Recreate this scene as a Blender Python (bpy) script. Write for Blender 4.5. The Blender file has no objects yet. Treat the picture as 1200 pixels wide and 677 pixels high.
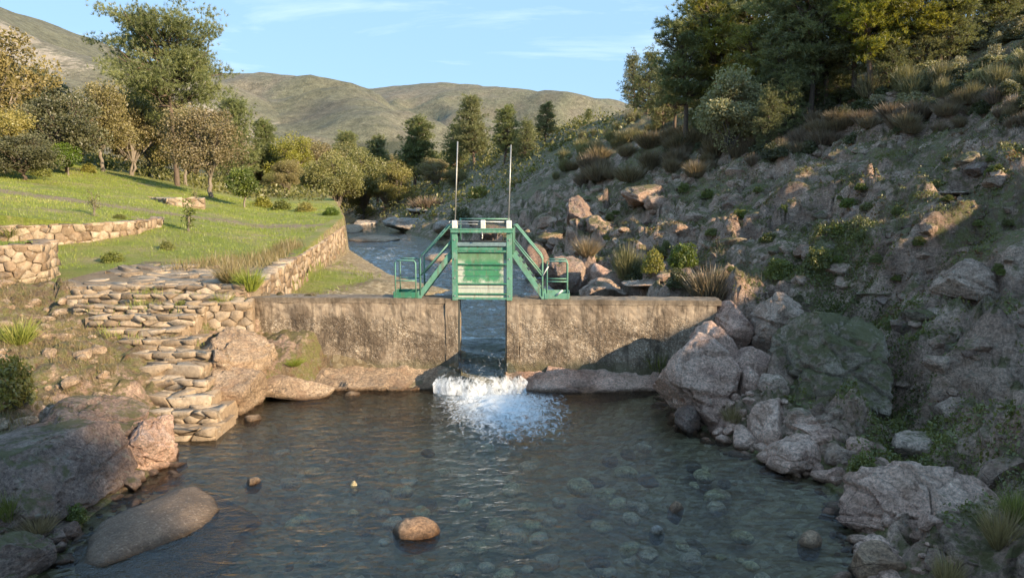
import bpy, bmesh, math, random
import numpy as np
from mathutils import Vector, Matrix

# ------------------------------------------------------------------ camera
scene = bpy.context.scene
COL = scene.collection
F = 830.0            # focal length in photo pixels (photo 1200 x 677)
CZ = 4.5             # camera height above the pool
PITCH = math.atan(113 / 830)
cam_d = bpy.data.cameras.new('camera')
cam = bpy.data.objects.new('camera', cam_d)
COL.objects.link(cam)
cam.location = (0, 0, CZ)
cam.rotation_euler = (math.pi / 2 - PITCH, 0, 0)
cam_d.sensor_width = 36
cam_d.lens = F / 1200 * 36
cam_d.clip_start = 0.1
cam_d.clip_end = 6000
scene.camera = cam

# ------------------------------------------------------------------ sky, sun, exposure
SUN_EL, SUN_AZ = math.radians(20), math.radians(125)      # azimuth clockwise from +Y
world = bpy.data.worlds.new('World')
scene.world = world
world.use_nodes = True
wn = world.node_tree
wn.nodes.clear()
w_out = wn.nodes.new('ShaderNodeOutputWorld')
w_bg = wn.nodes.new('ShaderNodeBackground')
w_sky = wn.nodes.new('ShaderNodeTexSky')
w_sky.sky_type = 'NISHITA'
w_sky.sun_disc = False
w_sky.sun_elevation = SUN_EL
w_sky.sun_rotation = SUN_AZ
w_sky.altitude = 500
w_sky.air_density = 1.0
w_sky.dust_density = 0.3
w_sky.ozone_density = 1.2
w_bg.inputs['Strength'].default_value = 0.15
# thin cirrus streaks over the whole dome
w_tc = wn.nodes.new('ShaderNodeTexCoord')
w_map = wn.nodes.new('ShaderNodeMapping')
w_map.inputs['Rotation'].default_value = (0.12, 0.20, 0.5)
w_map.inputs['Scale'].default_value = (1.0, 2.2, 9.0)
w_no = wn.nodes.new('ShaderNodeTexNoise')
w_no.inputs['Scale'].default_value = 2.1
w_no.inputs['Detail'].default_value = 9
w_no.inputs['Roughness'].default_value = 0.62
w_no.inputs['Distortion'].default_value = 0.5
w_rmp = wn.nodes.new('ShaderNodeValToRGB')
w_rmp.color_ramp.elements[0].position = 0.53
w_rmp.color_ramp.elements[1].position = 0.80
w_rmp.color_ramp.elements[1].color = (0.42, 0.42, 0.42, 1)
w_mix = wn.nodes.new('ShaderNodeMixRGB')
w_mix.inputs['Color2'].default_value = (2.4, 2.7, 3.0, 1)
w_veil = wn.nodes.new('ShaderNodeMixRGB')          # even thin veil of high cloud over the whole dome
w_veil.inputs['Fac'].default_value = 0.94
w_veil.inputs['Color2'].default_value = (0.70, 1.18, 1.78, 1)
wn.links.new(w_tc.outputs['Generated'], w_map.inputs['Vector'])
wn.links.new(w_map.outputs['Vector'], w_no.inputs['Vector'])
wn.links.new(w_no.outputs['Fac'], w_rmp.inputs['Fac'])
wn.links.new(w_rmp.outputs['Color'], w_mix.inputs['Fac'])
wn.links.new(w_sky.outputs['Color'], w_veil.inputs['Color1'])
wn.links.new(w_veil.outputs['Color'], w_mix.inputs['Color1'])
wn.links.new(w_mix.outputs['Color'], w_bg.inputs['Color'])
wn.links.new(w_bg.outputs['Background'], w_out.inputs['Surface'])

sun_d = bpy.data.lights.new('sun', 'SUN')
sun_d.energy = 2.6
sun_d.angle = math.radians(0.5)
sun_d.color = (1.0, 0.79, 0.53)
sun = bpy.data.objects.new('sun', sun_d)
COL.objects.link(sun)
SUN_DIR = Vector((math.cos(SUN_EL) * math.sin(SUN_AZ), math.cos(SUN_EL) * math.cos(SUN_AZ), math.sin(SUN_EL)))
sun.rotation_euler = SUN_DIR.to_track_quat('Z', 'Y').to_euler()
sun.location = (40, -30, 40)

scene.render.engine = 'CYCLES'
scene.cycles.use_denoising = True
scene.cycles.max_bounces = 6
scene.cycles.transparent_max_bounces = 12
scene.cycles.diffuse_bounces = 3
scene.cycles.glossy_bounces = 3
scene.cycles.transmission_bounces = 3
scene.cycles.caustics_reflective = False
scene.cycles.caustics_refractive = False
scene.view_settings.view_transform = 'Standard'
scene.view_settings.look = 'None'
scene.view_settings.exposure = 1.97
scene.view_settings.gamma = 1.0
scene.view_settings.use_curve_mapping = False

# ------------------------------------------------------------------ helpers
def ray(px, py):
    a = (px - 600) / F
    b = (338.5 - py) / F
    return np.array([a, math.cos(PITCH) + b * math.sin(PITCH), -math.sin(PITCH) + b * math.cos(PITCH)])
def at_y(px, py, Y):                       # pixel direction carried to distance Y
    d = ray(px, py)
    return d * (Y / d[1]) + np.array([0, 0, CZ])
def at_z(px, py, z):
    d = ray(px, py)
    return d * ((z - CZ) / d[2]) + np.array([0, 0, CZ])

def tag(o, label=None, cat=None, group=None, kind=None):
    if label: o['label'] = label
    if cat: o['category'] = cat
    if group: o['group'] = group
    if kind: o['kind'] = kind
    return o
def empty(name, loc=(0, 0, 0), rz=0.0):
    o = bpy.data.objects.new(name, None)
    COL.objects.link(o)
    o.empty_display_size = 0.2
    o.location = loc
    o.rotation_euler = (0, 0, rz)
    return o
def make_mesh(name, verts, faces, mats=(), smooth=False, fattr=None, vattr=None):
    """verts (N,3); faces (M,k) array or list of lists; fattr / vattr: dict of float attributes"""
    me = bpy.data.meshes.new(name)
    verts = np.asarray(verts, dtype=np.float32)
    if isinstance(faces, np.ndarray):
        k = faces.shape[1]
        fl = faces.astype(np.int32).ravel()
        st = np.arange(0, len(fl), k, dtype=np.int32)
        ct = np.full(len(faces), k, dtype=np.int32)
    else:
        ct = np.array([len(f) for f in faces], dtype=np.int32)
        fl = np.concatenate([np.asarray(f, dtype=np.int32) for f in faces]) if len(faces) else np.zeros(0, np.int32)
        st = np.concatenate([[0], np.cumsum(ct)[:-1]]).astype(np.int32)
    me.vertices.add(len(verts))
    me.vertices.foreach_set('co', verts.ravel())
    me.loops.add(len(fl))
    me.loops.foreach_set('vertex_index', fl)
    me.polygons.add(len(ct))
    me.polygons.foreach_set('loop_start', st)
    me.polygons.foreach_set('loop_total', ct)
    me.polygons.foreach_set('use_smooth', np.full(len(ct), bool(smooth)))
    for dom, d in (('FACE', fattr), ('POINT', vattr)):
        for kx, v in (d or {}).items():
            a = me.attributes.new(kx, 'FLOAT', dom)
            a.data.foreach_set('value', np.asarray(v, dtype=np.float32))
    me.update(calc_edges=True)
    me.validate()
    for m in mats:
        me.materials.append(m)
    return me
def link(name, me, parent=None, loc=None, rz=None):
    o = bpy.data.objects.new(name, me)
    COL.objects.link(o)
    if parent is not None: o.parent = parent
    if loc is not None: o.location = loc
    if rz is not None: o.rotation_euler = (0, 0, rz)
    return o
def bm_mesh(name, bm, mats=(), smooth=False):
    me = bpy.data.meshes.new(name)
    bm.to_mesh(me)
    bm.free()
    for p in me.polygons: p.use_smooth = smooth
    for m in mats: me.materials.append(m)
    return me

# ---- noise in numpy
_rng = np.random.default_rng(11)
_P = _rng.permutation(256)
_P = np.concatenate([_P, _P, _P])
_G = _rng.normal(size=(256, 3))
_G /= np.linalg.norm(_G, axis=1)[:, None]
_R4 = _rng.random((256, 4))
def pnoise(p):
    p = np.asarray(p, dtype=np.float64)
    i = np.floor(p).astype(np.int64)
    f = p - i
    i &= 255
    u = f * f * f * (f * (f * 6 - 15) + 10)
    r = np.zeros(len(p))
    for dx in (0, 1):
        wx = u[:, 0] if dx else 1 - u[:, 0]
        for dy in (0, 1):
            wy = u[:, 1] if dy else 1 - u[:, 1]
            for dz in (0, 1):
                wz = u[:, 2] if dz else 1 - u[:, 2]
                h = _P[_P[_P[i[:, 0] + dx] + i[:, 1] + dy] + i[:, 2] + dz]
                g = _G[h]
                r += wx * wy * wz * (g[:, 0] * (f[:, 0] - dx) + g[:, 1] * (f[:, 1] - dy) + g[:, 2] * (f[:, 2] - dz))
    return r
def fbm(p, octv=4, gain=0.5):
    p = np.asarray(p, dtype=np.float64)
    a, r = 1.0, np.zeros(len(p))
    for k in range(octv):
        r += a * pnoise(p * 2 ** k + 17.3 * k)
        a *= gain
    return r
def facets(p):
    """fractured-rock noise: every Voronoi cell is a tilted plane; returns (height, edge distance)"""
    p = np.asarray(p, dtype=np.float64)
    i = np.floor(p).astype(np.int64)
    b1 = np.full(len(p), 9.0)
    b2 = np.full(len(p), 9.0)
    hh = np.zeros(len(p))
    for dx in (-1, 0, 1):
        for dy in (-1, 0, 1):
            for dz in (-1, 0, 1):
                c = i + np.array([dx, dy, dz])
                cm = c & 255
                h = _P[_P[_P[cm[:, 0]] + cm[:, 1]] + cm[:, 2]]
                q = c + _R4[h][:, :3]
                v = p - q
                d = np.sqrt((v * v).sum(1))
                val = (_R4[h][:, 3] - 0.5) + (v * _G[h]).sum(1) * 0.9
                m = d < b1
                b2 = np.where(m, b1, np.minimum(b2, d))
                hh = np.where(m, val, hh)
                b1 = np.where(m, d, b1)
    return hh, b2 - b1
def sstep(a, b, x):
    t = np.clip((x - a) / (b - a), 0, 1)
    return t * t * (3 - 2 * t)
def lin(pts):
    a = np.array(pts, dtype=float)
    return lambda y: np.interp(y, a[:, 0], a[:, 1])
# ------------------------------------------------------------------ materials
def new_mat(name):
    m = bpy.data.materials.new(name)
    m.use_nodes = True
    nt = m.node_tree
    nt.nodes.clear()
    out = nt.nodes.new('ShaderNodeOutputMaterial')
    return m, nt, out
class N:
    """tiny node helper"""
    def __init__(s, nt): s.nt = nt
    def __call__(s, typ, inp=None, **props):
        n = s.nt.nodes.new('ShaderNode' + typ)
        for k, v in props.items(): setattr(n, k, v)
        for k, v in (inp or {}).items():
            if isinstance(v, bpy.types.NodeSocket): s.nt.links.new(v, n.inputs[k])
            else: n.inputs[k].default_value = v
        return n
    def pos(s):
        return s('NewGeometry').outputs['Position']
    def noise(s, scale, detail=5, rough=0.6, vec=None, dist=0.0):
        return s('TexNoise', {'Scale': scale, 'Detail': detail, 'Roughness': rough, 'Distortion': dist,
                              'Vector': vec if vec is not None else s.pos()}).outputs['Fac']
    def stretch(s, vec, sc, rot=(0, 0, 0)):
        return s('Mapping', {'Vector': vec, 'Scale': sc, 'Rotation': rot}).outputs['Vector']
    def ramp(s, fac, stops):
        n = s('ValToRGB', {'Fac': fac})
        cr = n.color_ramp
        while len(cr.elements) < len(stops): cr.elements.new(0.5)
        for e, (p, c) in zip(cr.elements, stops):
            e.position = p
            e.color = (c, c, c, 1) if not isinstance(c, (tuple, list)) else (*c, 1)
        return n.outputs['Color']
    def mix(s, fac, a, b, mode='MIX'):
        n = s('MixRGB', blend_type=mode)
        for k, v in (('Fac', fac), ('Color1', a), ('Color2', b)):
            if isinstance(v, bpy.types.NodeSocket): s.nt.links.new(v, n.inputs[k])
            elif isinstance(v, (tuple, list)): n.inputs[k].default_value = (*v, 1)
            else: n.inputs[k].default_value = v
        return n.outputs['Color']
    def math(s, op, a, b=0.0, clamp=False):
        n = s('Math', operation=op, use_clamp=clamp)
        for k, v in ((0, a), (1, b)):
            if isinstance(v, bpy.types.NodeSocket): s.nt.links.new(v, n.inputs[k])
            else: n.inputs[k].default_value = v
        return n.outputs[0]
    def attr(s, name):
        return s('Attribute', attribute_name=name).outputs['Fac']
    def bump(s, h, strength=0.5, dist=0.05, normal=None):
        d = {'Height': h, 'Strength': strength, 'Distance': dist}
        if normal is not None: d['Normal'] = normal
        return s('Bump', d).outputs['Normal']
    def upness(s):
        return s('SeparateXYZ', {'Vector': s('NewGeometry').outputs['Normal']}).outputs['Z']

def principled(n, out, color, rough=0.8, normal=None, **kw):
    d = {'Base Color': color if isinstance(color, bpy.types.NodeSocket) else (*color, 1), 'Roughness': rough}
    if normal is not None: d['Normal'] = normal
    d.update(kw)
    b = n('BsdfPrincipled', d)
    n.nt.links.new(b.outputs[0], out.inputs['Surface'])
    return b

def rock_color(n, c_dark, c_mid, c_light, lichen=0.4, moss=0.3, mossc=(0.075, 0.08, 0.024), scale=1.0):
    """returns (colour, bump normal)"""
    p = n.pos()
    big = n.noise(0.9 * scale, 6, 0.65, p, 0.4)
    col = n.ramp(big, [(0.30, c_dark), (0.50, c_mid), (0.68, c_light)])
    fine = n.noise(26 * scale, 6, 0.75, p)
    col = n.mix(0.9, col, n.ramp(fine, [(0.30, 0.35), (0.5, 1.1), (0.70, 1.8)]), 'MULTIPLY')
    mott = n.noise(11 * scale, 8, 0.8, n.stretch(p, (1, 1, 1.8), (0.4, 0.4, 0)), 0.5)
    col = n.mix(0.8, col, n.ramp(mott, [(0.36, 0.5), (0.5, 1.15), (0.64, 1.7)]), 'MULTIPLY')
    tint = n.noise(2.3 * scale, 4, 0.6, n.stretch(p, (1, 1, 1.7), (0.4, 0.3, 0)))
    col = n.mix(n.ramp(tint, [(0.50, 0.0), (0.66, 0.45)]), col, (0.34, 0.19, 0.11))
    # pale and dark lichen
    l1 = n.noise(7 * scale, 8, 0.72, p, 0.6)
    a = 0.66 - 0.16 * lichen
    col = n.mix(n.ramp(l1, [(a, 0.0), (a + 0.05, 0.75)]), col, (0.40, 0.36, 0.28))
    l2 = n.noise(4.1 * scale, 8, 0.75, n('VectorMath', {0: p, 1: (31, 7, 13)}, operation='ADD').outputs[0], 0.8)
    col = n.mix(n.ramp(l2, [(0.59, 0.0), (0.68, 0.7)]), col, (0.05, 0.045, 0.04))
    # moss on top faces
    if moss > 0:
        mo = n.math('ADD', n.math('MULTIPLY', n.upness(), 0.30), n.math('ADD', n.math('MULTIPLY', n.noise(1.7 * scale, 6, 0.65, p, 0.5), 0.6), n.math('MULTIPLY', n.noise(13 * scale, 6, 0.75, p), 0.5)))
        mf = n.ramp(mo, [(min(0.98, 0.98 - 0.20 * moss), 0.0), (min(1.0, 1.06 - 0.20 * moss), 0.85)])
        mcol = n.mix(n.noise(14, 4, 0.7, p), mossc, (mossc[0] * 2.2, mossc[1] * 1.9, mossc[2] * 1.7))
        col = n.mix(mf, col, mcol)
    # joints and grain
    wv = n.mix(0.12, p, n('TexNoise', {'Scale': 2.0, 'Detail': 4, 'Vector': p}).outputs['Color'], 'ADD')
    vo = n('TexVoronoi', {'Scale': 1.5 * scale, 'Vector': n.stretch(wv, (1, 1, 1.9), (0.5, 0.35, 0.2))}, feature='DISTANCE_TO_EDGE').outputs['Distance']
    crack = n.ramp(vo, [(0.0, 0.0), (0.016, 1.0)])
    crk_on = n.ramp(n.noise(0.8 * scale, 3, 0.5, p), [(0.50, 1.0), (0.60, 0.0)])
    crack = n.math('MAXIMUM', crack, crk_on)
    col = n.mix(1.0, col, n.ramp(crack, [(0.0, 0.72), (1.0, 1.0)]), 'MULTIPLY')
    h = n.math('ADD', n.math('MULTIPLY', fine, 0.45), n.math('ADD', n.math('MULTIPLY', l1, 0.9), n.math('ADD', mott, n.math('MULTIPLY', crack, 0.4))))
    return col, n.bump(h, 1.0, 0.09)

def rock_mat(name, cd, cm, cl, lichen, moss, rough=0.88, scale=1.0, wet=True):
    m, nt, out = new_mat(name)
    n = N(nt)
    col, nor = rock_color(n, cd, cm, cl, lichen, moss, scale=scale)
    if wet:                                   # dark damp band at the pool's edge
        z = n('SeparateXYZ', {'Vector': n.pos()}).outputs['Z']
        zz = n.math('ADD', z, n.math('MULTIPLY', n.noise(5, 3), 0.12))
        w = n.ramp(zz, [(0.07, 1.0), (0.17, 0.0)])
        col = n.mix(w, col, n.mix(1.0, col, (0.30, 0.25, 0.19), 'MULTIPLY'))
        r = n.math('SUBTRACT', rough, n.math('MULTIPLY', w, 0.45))
        principled(n, out, col, r, nor)
    else:
        principled(n, out, col, rough, nor)
    return m
M = {}
M['rock_pink'] = rock_mat('rock_pink', (0.30, 0.18, 0.135), (0.55, 0.36, 0.27), (0.70, 0.51, 0.40), 0.3, 0.2)
M['rock_grey'] = rock_mat('rock_grey', (0.23, 0.155, 0.115), (0.45, 0.32, 0.24), (0.62, 0.47, 0.365), 0.5, 0.7)
M['rock_moss'] = rock_mat('rock_moss', (0.13, 0.105, 0.07), (0.26, 0.205, 0.145), (0.42, 0.345, 0.26), 0.45, 1.5)
M['rock_dark'] = rock_mat('rock_dark', (0.12, 0.08, 0.065), (0.25, 0.175, 0.14), (0.39, 0.295, 0.24), 0.55, 0.9)
M['rock_hill'] = rock_mat('rock_hill', (0.20, 0.13, 0.095), (0.40, 0.275, 0.205), (0.57, 0.42, 0.32), 0.5, 1.1, wet=False)
M['rock_tan'] = rock_mat('rock_tan', (0.24, 0.165, 0.105), (0.38, 0.275, 0.185), (0.50, 0.38, 0.27), 0.25, 0.05)
M['rock_orange'] = rock_mat('rock_orange', (0.20, 0.12, 0.07), (0.33, 0.21, 0.13), (0.45, 0.32, 0.21), 0.1, 0.0)
M['rock_green'] = rock_mat('rock_green', (0.40, 0.34, 0.17), (0.56, 0.48, 0.28), (0.68, 0.60, 0.40), 0.1, 0.0, wet=False)
M['rock_bed'] = rock_mat('rock_bed', (0.40, 0.32, 0.22), (0.57, 0.47, 0.34), (0.68, 0.59, 0.46), 0.1, 0.0, wet=False)
M['rock_white'] = rock_mat('rock_white', (0.40, 0.38, 0.35), (0.55, 0.53, 0.49), (0.66, 0.64, 0.60), 0.0, 0.0)
M['rock_far'] = rock_mat('rock_far', (0.16, 0.135, 0.115), (0.28, 0.24, 0.20), (0.40, 0.34, 0.29), 0.5, 0.3, scale=0.5, wet=False)

def gravel_hump_mat():
    m, nt, out = new_mat('gritty_slab')
    n = N(nt)
    p = n.pos()
    vo = n('TexVoronoi', {'Scale': 48, 'Vector': p})
    c = n.ramp(n('SeparateColor', {'Color': vo.outputs['Color']}).outputs['Red'],
               [(0.0, (0.12, 0.085, 0.06)), (0.6, (0.165, 0.118, 0.082)), (0.93, (0.20, 0.148, 0.105)), (1.0, (0.29, 0.22, 0.165))])
    c = n.mix(0.7, c, n.ramp(n.noise(1.6, 5, 0.6, p), [(0.3, 0.5), (0.7, 1.25)]), 'MULTIPLY')
    z = n('SeparateXYZ', {'Vector': p}).outputs['Z']
    w = n.ramp(n.math('ADD', z, n.math('MULTIPLY', n.noise(3, 3), 0.1)), [(0.06, 1.0), (0.13, 0.0)])
    c = n.mix(w, c, n.mix(1.0, c, (0.4, 0.36, 0.3), 'MULTIPLY'))
    h = n.math('ADD', n.math('MULTIPLY', vo.outputs['Distance'], -0.6), n.noise(40, 4, 0.7, p))
    principled(n, out, c, 0.85, n.bump(h, 0.7, 0.03))
    return m
M['gritty'] = gravel_hump_mat()

def ground_mat():
    m, nt, out = new_mat('ground')
    n = N(nt)
    p = n.pos()
    rcol, rnor = rock_color(n, (0.19, 0.125, 0.09), (0.40, 0.275, 0.205), (0.59, 0.44, 0.335), 0.45, 1.1)
    # earth with low heath
    ecol = n.ramp(n.noise(3.1, 8, 0.7, p), [(0.32, (0.12, 0.085, 0.05)), (0.45, (0.23, 0.165, 0.10)), (0.54, (0.19, 0.19, 0.06)), (0.64, (0.27, 0.20, 0.115)), (0.78, (0.38, 0.285, 0.185))])
    ecol = n.mix(n.ramp(n.noise(5.5, 8, 0.75, p, 0.4), [(0.55, 0.0), (0.63, 0.75)]), ecol, (0.21, 0.115, 0.06))
    ecol = n.mix(n.ramp(n.noise(7.5, 8, 0.75, n('VectorMath', {0: p, 1: (5, 17, 3)}, operation='ADD').outputs[0], 0.4), [(0.54, 0.0), (0.62, 0.8)]), ecol, (0.30, 0.25, 0.19))
    ecol = n.mix(0.75, ecol, n.ramp(n.noise(30, 6, 0.8, p), [(0.3, 0.25), (0.7, 1.7)]), 'MULTIPLY')
    # lawn
    gcol = n.ramp(n.noise(0.55, 7, 0.65, p, 0.4), [(0.30, (0.19, 0.235, 0.032)), (0.46, (0.245, 0.285, 0.045)), (0.58, (0.30, 0.29, 0.085)), (0.72, (0.40, 0.32, 0.16))])
    straw = n.noise(1.5, 8, 0.75, n.stretch(p, (0.6, 1.0, 1)), 0.5)
    gcol = n.mix(n.ramp(straw, [(0.52, 0.0), (0.64, 0.7)]), gcol, (0.36, 0.30, 0.14))
    gcol = n.mix(0.7, gcol, n.ramp(n.noise(22, 6, 0.8, n.stretch(p, (1, 0.6, 1))), [(0.3, 0.45), (0.7, 1.5)]), 'MULTIPLY')
    # dry path earth
    dcol = n.ramp(n.noise(1.8, 7, 0.7, p), [(0.3, (0.22, 0.16, 0.10)), (0.7, (0.40, 0.31, 0.21))])
    dcol = n.mix(0.5, dcol, n.ramp(n.noise(30, 5, 0.8, p), [(0.3, 0.5), (0.7, 1.4)]), 'MULTIPLY')
    # sand and gravel of the bed
    vo = n('TexVoronoi', {'Scale': 9, 'Vector': p})
    scol = n.ramp(n('SeparateColor', {'Color': vo.outputs['Color']}).outputs['Red'],
                  [(0.0, (0.26, 0.195, 0.105)), (0.6, (0.43, 0.335, 0.195)), (1.0, (0.60, 0.50, 0.34))])
    scol = n.mix(0.8, scol, n.ramp(n.noise(0.9, 6, 0.65, p), [(0.3, 0.45), (0.7, 1.25)]), 'MULTIPLY')
    jit = n.math('MULTIPLY', n.math('SUBTRACT', n.noise(2.6, 8, 0.7, p), 0.5), 1.5)
    def mask(name):
        return n.ramp(n.math('ADD', n.attr(name), jit), [(0.42, 0.0), (0.58, 1.0)])
    col = n.mix(mask('rock'), ecol, rcol)
    col = n.mix(mask('grass'), col, gcol)
    col = n.mix(mask('dirt'), col, dcol)
    col = n.mix(mask('sand'), col, scol)
    h = n.math('ADD', n.noise(9, 8, 0.75, p), n.math('MULTIPLY', vo.outputs['Distance'], -0.3))
    nor = n.bump(h, 0.9, 0.09, rnor)
    principled(n, out, col, 0.92, nor)
    return m
M['ground'] = ground_mat()

def hill_mat():
    m, nt, out = new_mat('hill_scrub')
    n = N(nt)
    p = n.pos()
    c = n.ramp(n.noise(0.006, 8, 0.6, p, 0.3), [(0.30, (0.115, 0.105, 0.078)), (0.46, (0.14, 0.14, 0.09)), (0.60, (0.18, 0.16, 0.118)), (0.76, (0.13, 0.135, 0.085))])
    f = n.noise(0.11, 8, 0.8, p)
    c = n.mix(0.9, c, n.ramp(f, [(0.3, 0.35), (0.7, 1.6)]), 'MULTIPLY')
    f2 = n.noise(0.55, 5, 0.75, p)
    c = n.mix(0.6, c, n.ramp(f2, [(0.36, 0.4), (0.5, 1.05), (0.62, 1.35)]), 'MULTIPLY')
    st = n.noise(0.13, 9, 0.82, n.stretch(p, (1, 0.5, 2.0), (0.2, 0.5, 0.1)), 0.3)
    c = n.mix(n.ramp(n.math('ADD', n.math('MULTIPLY', n.attr('crag'), 0.42), n.math('MULTIPLY', st, 0.75)), [(0.62, 0.0), (0.70, 0.8)]), c, (0.44, 0.38, 0.31))
    dk = n.noise(0.012, 5, 0.6, p)
    c = n.mix(n.ramp(n.math('ADD', n.math('MULTIPLY', n.attr('wood'), 0.5), n.math('MULTIPLY', dk, 0.5)), [(0.55, 0.0), (0.66, 0.8)]), c, (0.035, 0.045, 0.022))
    principled(n, out, c, 0.95, n.bump(f, 0.8, 4.0))
    return m
M['hill'] = hill_mat()

def leaf_mat(name, c1, c2, c3=None, transl=0.35, vary=0.10):
    m, nt, out = new_mat(name)
    n = N(nt)
    t = n.attr('tint')
    c = n.ramp(t, [(0.0, c1), (0.6, c2), (1.0, c3 or c2)])
    oi = n('ObjectInfo').outputs['Random']
    hsv = n('HueSaturation', {'Hue': n.math('ADD', n.math('MULTIPLY', oi, 0.03), 0.485), 'Saturation': n.math('ADD', n.math('MULTIPLY', oi, 0.2), 0.88),
                              'Value': n.math('ADD', n.math('MULTIPLY', n.math('FRACT', n.math('MULTIPLY', oi, 7.3)), 2 * vary), 1.0 - vary), 'Color': c}).outputs['Color']
    d = n('BsdfDiffuse', {'Color': hsv, 'Roughness': 0.6})
    tr = n('BsdfTranslucent', {'Color': n.mix(1.0, hsv, (1.25, 1.2, 0.6), 'MULTIPLY')})
    gl = n('BsdfGlossy', {'Color': (1, 1, 1, 1), 'Roughness': 0.45})
    a = n('MixShader', {0: transl, 1: d.outputs[0], 2: tr.outputs[0]})
    b = n('MixShader', {0: 0.04, 1: a.outputs[0], 2: gl.outputs[0]})
    nt.links.new(b.outputs[0], out.inputs['Surface'])
    return m
M['needle'] = leaf_mat('pine_needles', (0.11, 0.13, 0.055), (0.225, 0.245, 0.10), (0.34, 0.345, 0.145))
M['needle_yellow'] = leaf_mat('pine_needles_yellow', (0.12, 0.125, 0.025), (0.30, 0.29, 0.06), (0.44, 0.40, 0.10), transl=0.5)
M['leaf_autumn'] = leaf_mat('leaf_autumn', (0.15, 0.12, 0.05), (0.28, 0.24, 0.10), (0.39, 0.34, 0.155))
M['leaf_yellow'] = leaf_mat('leaf_yellow', (0.17, 0.155, 0.035), (0.33, 0.30, 0.07), (0.46, 0.42, 0.11))
M['leaf_gold'] = leaf_mat('leaf_gold', (0.15, 0.125, 0.03), (0.30, 0.26, 0.065), (0.43, 0.37, 0.115))
M['leaf_olive'] = leaf_mat('leaf_olive', (0.12, 0.12, 0.038), (0.235, 0.23, 0.075), (0.34, 0.32, 0.115))
M['leaf_dark'] = leaf_mat('leaf_dark', (0.055, 0.062, 0.026), (0.125, 0.13, 0.058), (0.21, 0.21, 0.10), 0.3)
M['leaf_green'] = leaf_mat('leaf_green', (0.06, 0.09, 0.015), (0.15, 0.20, 0.03), (0.26, 0.31, 0.06), 0.4)
M['leaf_pale'] = leaf_mat('leaf_pale', (0.22, 0.205, 0.115), (0.42, 0.39, 0.23), (0.56, 0.52, 0.34), 0.3)
M['leaf_broom'] = leaf_mat('leaf_broom', (0.12, 0.11, 0.055), (0.25, 0.23, 0.115), (0.40, 0.36, 0.20), 0.3)
M['leaf_heath'] = leaf_mat('leaf_heath', (0.12, 0.088, 0.055), (0.25, 0.185, 0.12), (0.37, 0.29, 0.19), 0.2)
M['leaf_bracken'] = leaf_mat('leaf_bracken', (0.14, 0.075, 0.035), (0.26, 0.145, 0.07), (0.33, 0.22, 0.11), 0.25)
M['leaf_bank'] = leaf_mat('leaf_bank', (0.10, 0.115, 0.028), (0.20, 0.215, 0.055), (0.32, 0.315, 0.10), 0.3)
M['grass'] = leaf_mat('grass_blades', (0.16, 0.20, 0.027), (0.28, 0.335, 0.05), (0.43, 0.39, 0.13), 0.35)
M['dry_grass'] = leaf_mat('dry_grass', (0.16, 0.12, 0.06), (0.30, 0.23, 0.12), (0.44, 0.36, 0.21), 0.3)

def bark_mat(name, a, b):
    m, nt, out = new_mat(name)
    n = N(nt)
    p = n.pos()
    f = n.noise(9, 6, 0.7, n.stretch(p, (1, 1, 0.25)))
    principled(n, out, n.ramp(f, [(0.3, a), (0.7, b)]), 0.95, n.bump(f, 0.9, 0.05))
    return m
M['bark'] = bark_mat('bark_pine', (0.06, 0.042, 0.032), (0.19, 0.14, 0.105))
M['bark_pale'] = bark_mat('bark_pale', (0.12, 0.10, 0.08), (0.30, 0.25, 0.20))

def concrete_mat(name, aggregate):
    m, nt, out = new_mat(name)
    n = N(nt)
    p = n.pos()
    if aggregate:
        vo = n('TexVoronoi', {'Scale': 34, 'Vector': n.mix(0.05, p, n('TexNoise', {'Scale': 9.0, 'Detail': 3, 'Vector': p}).outputs['Color'], 'ADD')})
        base = n.ramp(n('SeparateColor', {'Color': vo.outputs['Color']}).outputs['Red'],
                      [(0.0, (0.24, 0.175, 0.11)), (0.5, (0.36, 0.27, 0.175)), (0.8, (0.43, 0.335, 0.225)), (1.0, (0.56, 0.46, 0.34))])
        edge = n.ramp(vo.outputs['Distance'], [(0.3, 1.0), (0.6, 0.65)])
        base = n.mix(0.8, base, edge, 'MULTIPLY')
    else:
        base = n.ramp(n.noise(3.5, 7, 0.65, p), [(0.3, (0.27, 0.20, 0.135)), (0.7, (0.43, 0.335, 0.235))])
        base = n.mix(0.5, base, n.ramp(n.noise(40, 5, 0.8, p), [(0.3, 0.6), (0.7, 1.3)]), 'MULTIPLY')
        vo = None
    # dark run-off streaks and broad blotches
    st = n.noise(2.4, 6, 0.7, n.stretch(p, (2.2, 2.2, 0.5)), 0.6)
    base = n.mix(n.ramp(st, [(0.52, 0.0), (0.70, 0.6)]), base, (0.075, 0.06, 0.045))
    bl = n.noise(1.3, 7, 0.7, p, 0.5)
    base = n.mix(n.ramp(bl, [(0.50, 0.0), (0.66, 0.6)]), base, (0.09, 0.07, 0.05))
    lich = n.noise(6, 8, 0.75, p, 0.5)
    base = n.mix(n.ramp(lich, [(0.60, 0.0), (0.67, 0.5)]), base, (0.42, 0.37, 0.29))
    h = n.math('ADD', n.noise(30, 6, 0.75, p), n.math('MULTIPLY', vo.outputs['Distance'], -2.2) if vo else 0.0)
    principled(n, out, base, 0.93, n.bump(h, 0.9, 0.03 if aggregate else 0.012))
    return m
M['concrete'] = concrete_mat('weathered_concrete', False)
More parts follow.
